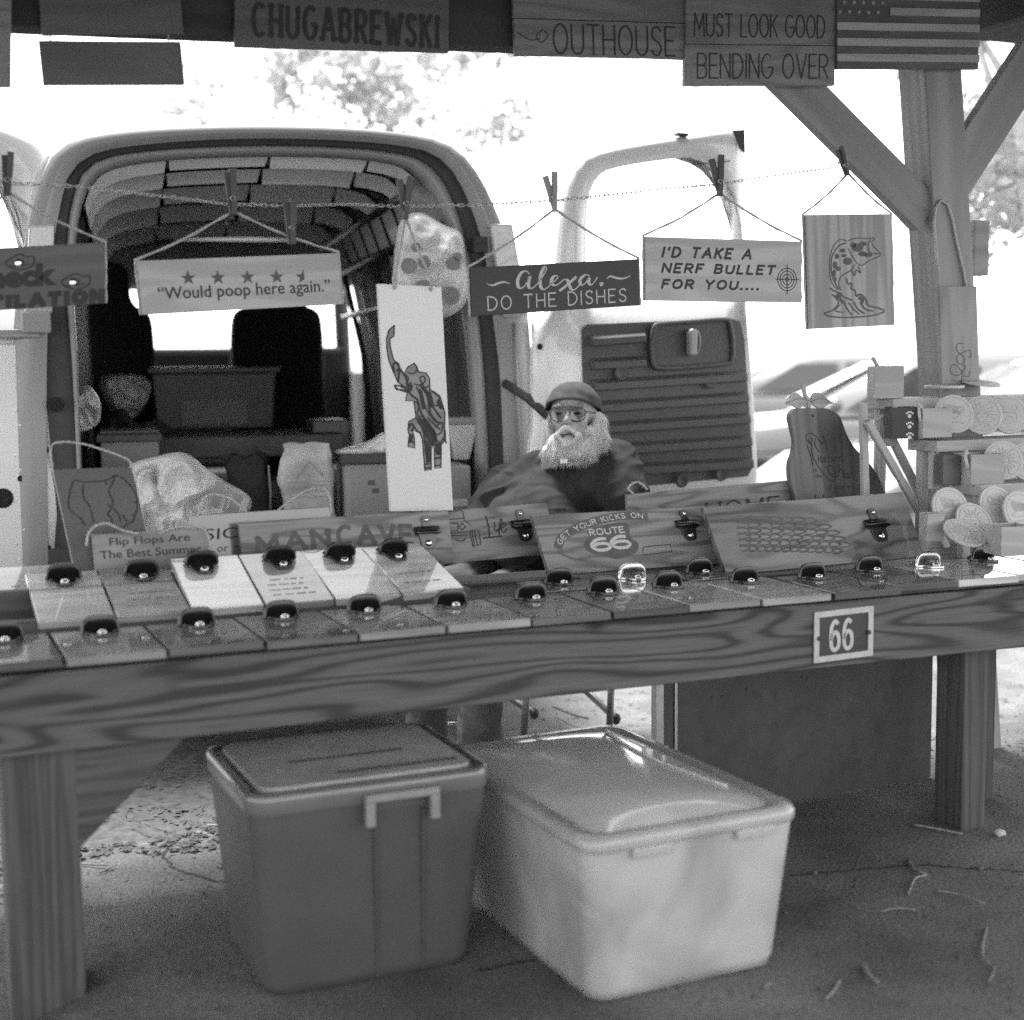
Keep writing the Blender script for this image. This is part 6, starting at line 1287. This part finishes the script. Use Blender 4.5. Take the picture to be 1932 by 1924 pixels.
# ================================================================== PARKED CARS
def car(o, head, mat, label, L=4.5, Wd=1.78, hood=.92, belt=.98, roof=1.45, cab=(-.75, 1.35), suv=False):
    ex = Vector((cos(head), sin(head), 0)); ey = ZZ.cross(ex); fr = Fr(o, ex, ey, ZZ); s = thing('parked_car', label, 'car', o, 'cars parked beyond the stall')
    st = []
    for x, zt, ws in ((-L/2, .62, .80), (-L/2+.05, hood-.22, .90), (-L/2+.35, hood-.06, .96), (cab[0]-.35, hood+.02, 1), (cab[0], belt, 1), (cab[1], belt+.02, 1), (L/2-.5, belt+(.3 if suv else 0), .98), (L/2-.06, belt-.02+(.2 if suv else 0), .92), (L/2, .7, .84)):
        w2 = Wd/2*ws; st.append([(x, -w2*.96, .22), (x, -w2, .40), (x, -w2, zt*.72), (x, -w2*.95, zt*.93), (x, -w2*.80, zt), (x, 0, zt+.03), (x, w2*.80, zt), (x, w2*.95, zt*.93), (x, w2, zt*.72), (x, w2, .40), (x, w2*.96, .22)])
    loft(MB(), st, fr, cap0=True, cap1=True).build('body', mat, s, smooth=True)
    xb = L/2-.15 if suv else cab[1]+.75; c0 = cab[0]-.25; st = []
    for x, zt, ws in ((c0, belt, .80), (c0+.75, roof-.05, .68), (c0+1.2, roof, .68), (xb-.9, roof-.01, .68), (xb-.25, roof-.12 if not suv else roof-.03, .66), (xb, belt if not suv else belt+.25, .76)):
        w2 = Wd/2*ws; lo = Wd/2*.90; st.append([(x, -lo, belt-.02), (x, -w2, max(belt, zt-.05)), (x, -w2*.85, zt), (x, 0, zt+.02), (x, w2*.85, zt), (x, w2, max(belt, zt-.05)), (x, lo, belt-.02)])
    loft(MB(), st, fr, closed=False, cap0=True, cap1=True).build('cabin', mat, s, smooth=True)
    for sy in (-1, 1):
        yl, yh = sy*Wd/2*.885, sy*Wd/2*.715
        for xa, xb_, xc, xd in ((c0+.38, c0+1.45, c0+1.45, c0+.95), (c0+1.55, xb-.62, xb-.95, c0+1.55)):
            vs = [(xa, yl*1.015, belt+.03), (xb_, yl*1.015, belt+.03), (xc, yh*1.02, roof-.10), (xd, yh*1.02, roof-.10)]; mb = MB(); mb.add(vs, [(0, 1, 2, 3)], fr); mb.build('side_window', M_cglass, s)
    mb = MB(); mb.add([(c0+.04, -Wd/2*.72, belt+.06), (c0+.04, Wd/2*.72, belt+.06), (c0+.68, Wd/2*.60, roof-.10), (c0+.68, -Wd/2*.60, roof-.10)], [(0, 1, 2, 3)], Fr(fr(-.03, 0, .03), ex, ey, ZZ)); mb.build('windshield', M_cglass, s)
    for sx_ in (-1, 1):
        for sy in (-1, 1):
            x = sx_*L*.295; f2 = Fr(fr(x, sy*(Wd/2-.09), .33), ex, ZZ, ey*sy); wh = MB().lathe([(.19, -.1), (.31, -.1), (.33, -.06), (.33, .07), (.31, .10), (.21, .10)], 28, f2).build('tyre', M_tyre, s, smooth=True)
            mb = MB(); mb.lathe([(.0, .10), (.05, .105), (.06, .085), (.19, .075), (.215, .105)], 24, f2, cap=False); r_ = mb.build('rim', M_cars, wh, smooth=True)
            for k in range(5): a = 2*pi*k/5; mb = MB(); mb.tube([(.05*cos(a), .05*sin(a), .10), (.20*cos(a), .20*sin(a), .098)], .02, 5, f2); mb.build('spoke', M_cars, wh)
    for sy in (-1, 1):
        mb = MB(); mb.ell((-L/2+.10, sy*Wd*.36, .68), (.10, .20, .08), 12, fr); mb.build('headlight', M_lens, s, smooth=True); mb = MB(); mb.ell((-L/2+.03, sy*Wd*.35, .42), (.05, .08, .07), 12, fr); mb.build('fog_lamp', M_rub, s, smooth=True)
        mb = MB(); mb.ell((L/2-.06, sy*Wd*.38, .82), (.06, .12, .08), 12, fr); mb.build('tail_light', M_trim, s, smooth=True); mb = MB(); mb.ell((cab[0]+.05, sy*(Wd/2+.08), belt+.08), (.06, .10, .07), 10, fr); mb.build('mirror', mat, s, smooth=True)
    MB().box(-L/2-.01, -L/2+.1, -.45, .45, .50, .62, fr).build('grille', M_rub, s, bev=.01); MB().box(-L/2+.1, L/2-.1, -Wd/2-.006, Wd/2+.006, .22, .30, fr).build('sill_trim', M_rub, s)
    return s
GZ = -.035
def cpos(px, d): p = atY(px, 700, d); return Vector((p.x, d, GZ))
car(cpos(1720, 12.3), radians(-8), M_car, 'white parked car behind the pear board, nose to the left')
car(cpos(2080, 9.0), radians(18), M_cars, 'silver parked car at the far right edge beyond the post', L=4.3)
car(cpos(2030, 15.5), radians(4), M_tyre, 'dark tall car parked behind the others on the right', suv=True, roof=1.85, belt=1.15, hood=1.05)
car(cpos(1500, 19.0), radians(-4), M_car, 'white car farther back seen between van door and bass board')
# ================================================================== TREES
def tree(o, h, cc, rad, nleaf, seed, label, lean=(0, 0), ls=.10, lobes=9, over=0):
    rn = random.Random(seed); s = thing('broadleaf_tree', label, 'tree', o, 'trees beyond the van'); mb = MB()
    top = Vector(cc); base_ = Vector(o); pth = [base_.lerp(top, t)+Vector((.15*sin(t*4+seed), .1*sin(t*3), 0)) for t in [i/8 for i in range(9)]]
    if over: up_ = Vector((base_.x, base_.y, top.z+over)); pth = [base_.lerp(up_, t/5) for t in range(5)]+[Vector(p) for p in resample([tuple(up_-ZZ*.5), tuple(up_.lerp(top+ZZ*over, .3)), tuple(top+ZZ*over)], 4)]
    mb.tube([tuple(p) for p in pth], [.17*(1-.75*i/8) for i in range(9)], 10); cen = []
    for k in range(lobes):
        a = 2*pi*k/lobes+rn.uniform(-.3, .3); rr_ = rn.uniform(.35, .95); c_ = top+Vector((cos(a)*rad[0]*rr_, sin(a)*rad[1]*rr_, rn.uniform(-.8, .8)*rad[2])); cen.append(c_)
        st = pth[5+k % 3]; md = st.lerp(c_, .5)+Vector((0, 0, .15)); mb.tube([tuple(st), tuple(md), tuple(c_)], [.04, .022, .006], 6) if not over else mb.tube([tuple(top+ZZ*over), tuple((top+ZZ*over).lerp(c_, .5)), tuple(c_)], [.03, .014, .005], 5)
        for j in range(3): q = c_+Vector((rn.uniform(-.5, .5), rn.uniform(-.5, .5), rn.uniform(-.6, .3))); mb.tube([tuple(md), tuple(q)], [.008, .003], 4)
    mb.build('trunk', M_bark, s, smooth=True); mb = MB()
    for _ in range(nleaf):
        c_ = rn.choice(cen); d = Vector((rn.gauss(0, 1), rn.gauss(0, 1), rn.gauss(0, 1))); d = d.normalized()*(rn.random()**.45); p = c_+Vector((d.x*rad[0]*.42, d.y*rad[1]*.42, d.z*rad[2]*.42))
        if noise.noise(p*1.6) < -.12: continue
        a = Vector((rn.gauss(0, 1), rn.gauss(0, 1), rn.gauss(0, .6))).normalized(); b = a.cross(Vector((rn.gauss(0, 1), rn.gauss(0, 1), rn.gauss(0, 1)))).normalized(); l_ = ls*rn.uniform(.6, 1.3); k = len(mb.v)
        mb.v += [p-a*l_*.5, p+b*l_*.28, p+a*l_*.5, p-b*l_*.28]; mb.uv += [(0, 0)]*4; mb.f.append((k, k+1, k+2, k+3))
    mb.build('crown', M_leaf, s, kind='stuff')
def tp(px, py, d): return atY(px, py, d)
def tree_at(px, d, cpx_, cpy_, rad, nl, seed, label, **k): b = atY(px, 700, d); tree(Vector((b.x, d, GZ)), 0, tuple(atY(cpx_, cpy_, d)), rad, nl, seed, label, **k)
tree_at(-560, 14, 480, 110, (.9, .9, .8), 2000, 11, 'airy limb of a tree drooping above the left of the van', over=1.3)
tree_at(2500, 13, 785, 105, (1.1, 1.0, .85), 5600, 12, 'leafy limb drooping above the middle of the van roof', over=1.2)
tree_at(2800, 17, 1190, 95, (1.2, 1.2, .6), 1500, 13, 'sparse twigs hanging above the open rear door', over=1.4)
tree_at(2100, 9.5, 1960, 70, (1.0, 1.0, 1.3), 9000, 14, 'dense tree right of the timber post', ls=.09, lobes=12)
tree_at(2080, 14, 1960, 270, (.9, .9, .8), 4200, 15, 'low leafy tree below the right brace')
# ================================================================== GROUND CLUTTER
def twig(pxs, r, label, z=.006):
    P_ = [atZ(*p)+Vector((0, 0, z+.004*(i % 2))) for i, p in enumerate(pxs)]; P_ = smooth_path([tuple(p) for p in P_], 3); mb = MB(); mb.tube(P_, [r*(1-.4*i/len(P_)) for i in range(len(P_))], 5)
    tag(mb.build('twig', M_twig, origin=Vector(P_[0]), smooth=True), label, 'twig', 'dry twigs on the floor')
for pxs, r, lb in (([(1861, 1754), (1853, 1809), (1876, 1829), (1866, 1859)], .0035, 'long forked dry twig near the lower right corner'), ([(1628, 1824), (1640, 1845), (1658, 1859)], .006, 'short thick dark twig right of the frosted bin'), ([(1583, 1856), (1572, 1878), (1558, 1889)], .005, 'short pale twig below the thick dark one'), ([(1453, 1859), (1443, 1871)], .004, 'tiny twig just right of the frosted bin'), ([(1763, 1684), (1811, 1694), (1858, 1709)], .003, 'thin straight twig below the floor crack on the right'), ([(1661, 1724), (1695, 1720), (1728, 1721)], .0028, 'faint thin twig lying level right of the frosted bin'), ([(1711, 1624), (1735, 1650), (1746, 1655), (1726, 1664), (1714, 1690)], .005, 'curled dry stalk lying on the floor crack'), ([(1723, 1559), (1760, 1568), (1816, 1577)], .005, 'split stick lying at the foot of the table leg'), ([(155, 1634), (203, 1639)], .003, 'thin twig right of the near table leg'), ([(187, 1651), (220, 1638)], .003, 'small twig crossing below the first near the leg'), ([(392, 1561), (415, 1564), (433, 1569)], .006, 'stick left of the dark tote at the floor edge'), ([(367, 1681), (395, 1679)], .0028, 'faint twig left of the dark tote'), ([(1240, 1306), (1265, 1311)], .006, 'stick on the bright ground behind the frosted bin'), ([(1045, 1335), (1080, 1352), (1110, 1358)], .007, 'forked stick near the chair feet')): twig(pxs, r, lb)
for (px_, py_), r, m_, lb in (((1886, 1577), .017, M_stone, 'pale pebble right of the table leg'), ((450, 1736), .010, M_ink2, 'dark nut on the floor left of the tote'), ((355, 1566), .010, M_ink2, 'dark crumb of bark beside the litter edge'), ((1536, 1649), .008, M_ink2, 'dark seed beside the floor crack'), ((1850, 1641), .009, M_ink2, 'small dark clod right on the floor crack')):
    p = atZ(px_, py_); mb = MB(); mb.ell((p.x, p.y, r*.6), (r, r*.9, r*.7), 10)
    for i in range(len(mb.v)): mb.v[i] += Vector((noise.noise(mb.v[i]*70), noise.noise(mb.v[i]*70+Vector((5, 0, 0))), noise.noise(mb.v[i]*60)))*r*.35
    tag(mb.build('pebble', m_, origin=p, smooth=True), lb, 'pebble', 'pebbles on the floor')
mb = MB(); nx_, ny_ = 60, 24
for j in range(ny_+1):
    for i in range(nx_+1):
        u = -3.5+3.9*i/nx_; v = .84+1.5*j/ny_; e = 1 if 0 < j < ny_ and i < nx_ else -.4
        mb.v.append(T(u+.08*noise.noise(Vector((v*5, 0, 0)))*(i == nx_), v, -.030+.012*noise.noise(Vector((u*14, v*14, 0))) + (-.03 if e < 0 else 0))); mb.uv.append((u, v))
for j in range(ny_):
    for i in range(nx_): a = j*(nx_+1)+i; mb.f.append((a, a+1, a+nx_+2, a+nx_+1))
mb.build('mulch', M_litter, kind='stuff', smooth=True, label='dark mulch behind the floor edge on the left')
rn = random.Random(21); mb = MB()
for _ in range(15000):
    u = rn.uniform(-2.2, 3.0); v = .62+abs(rn.gauss(0, .32)) if rn.random() < .75 else rn.uniform(.6, 3.2)
    if u > .3 and rn.random() < .85: continue
    if u < .3 and rn.random() < .5: v = rn.uniform(.75, 1.9)
    if noise.noise(Vector((u*3, v*5, 0))) < -.05+(.25 if v < .8 else 0): continue
    z = .003 if v < edge_v(u) else -.032
    p = T(u, v, z+rn.uniform(0, .008)); a = rn.uniform(0, 6.28); l_ = rn.uniform(.006, .022); w_ = l_*rn.uniform(.25, .6); d = Vector((cos(a), sin(a), rn.uniform(-.2, .35))); e = Vector((-sin(a), cos(a), rn.uniform(-.2, .35))); k = len(mb.v)
    mb.v += [p-d*l_, p+e*w_, p+d*l_, p-e*w_]; mb.uv += [(0, 0)]*4; mb.f.append((k, k+1, k+2, k+3))
mb.build('leaf_litter', M_litter, kind='stuff', label='dry leaves and mulch scattered along the floor edge')
rn = random.Random(22); mb = MB()
for _ in range(9000):
    u = rn.uniform(-2.2, 4.5); v = 1.0+rn.random()**1.5*6; p = T(u, v, -.034); r = .002+.013*rn.random()**4; k = len(mb.v)
    j_ = lambda: rn.uniform(.5, 1.4)*r; mb.v += [p+Vector((j_(), j_()*.4, 0)), p+Vector((-j_()*.3, j_(), 0)), p+Vector((-j_(), -j_()*.3, 0)), p+Vector((j_()*.3, -j_(), 0)), p+Vector((0, 0, j_()*.4))]; mb.uv += [(0, 0)]*5; mb.f += [(k, k+1, k+4), (k+1, k+2, k+4), (k+2, k+3, k+4), (k+3, k, k+4)]
mb.build('gravel', M_dirt, kind='stuff', label='loose gravel on the dusty ground behind the stall')
rn = random.Random(31); mb = MB()
for _ in range(9000):
    u = rn.uniform(-2, 2.6); v = rn.uniform(-1.3, .95); p = T(u, v, dip(u, v)+.0008); r = .0012+.007*rn.random()**5; k = len(mb.v)
    if noise.noise(Vector((u*2.5, v*2.5, 7))) < -.1 and rn.random() < .7: continue
    j_ = lambda: rn.uniform(.4, 1.5)*r
    mb.v += [p+Vector((j_(), j_()*.4, 0)), p+Vector((-j_()*.3, j_(), 0)), p+Vector((-j_(), -j_()*.3, 0)), p+Vector((j_()*.3, -j_(), 0)), p+Vector((0, 0, j_()*.7))]; mb.uv += [(0, 0)]*5; mb.f += [(k, k+1, k+4), (k+1, k+2, k+4), (k+2, k+3, k+4), (k+3, k, k+4)]
mb.build('grit', M_litter, kind='stuff', label='fine dark grit and crumbs on the packed floor')
for o_ in scene.objects:
    if '_o' in o_: del o_['_o']
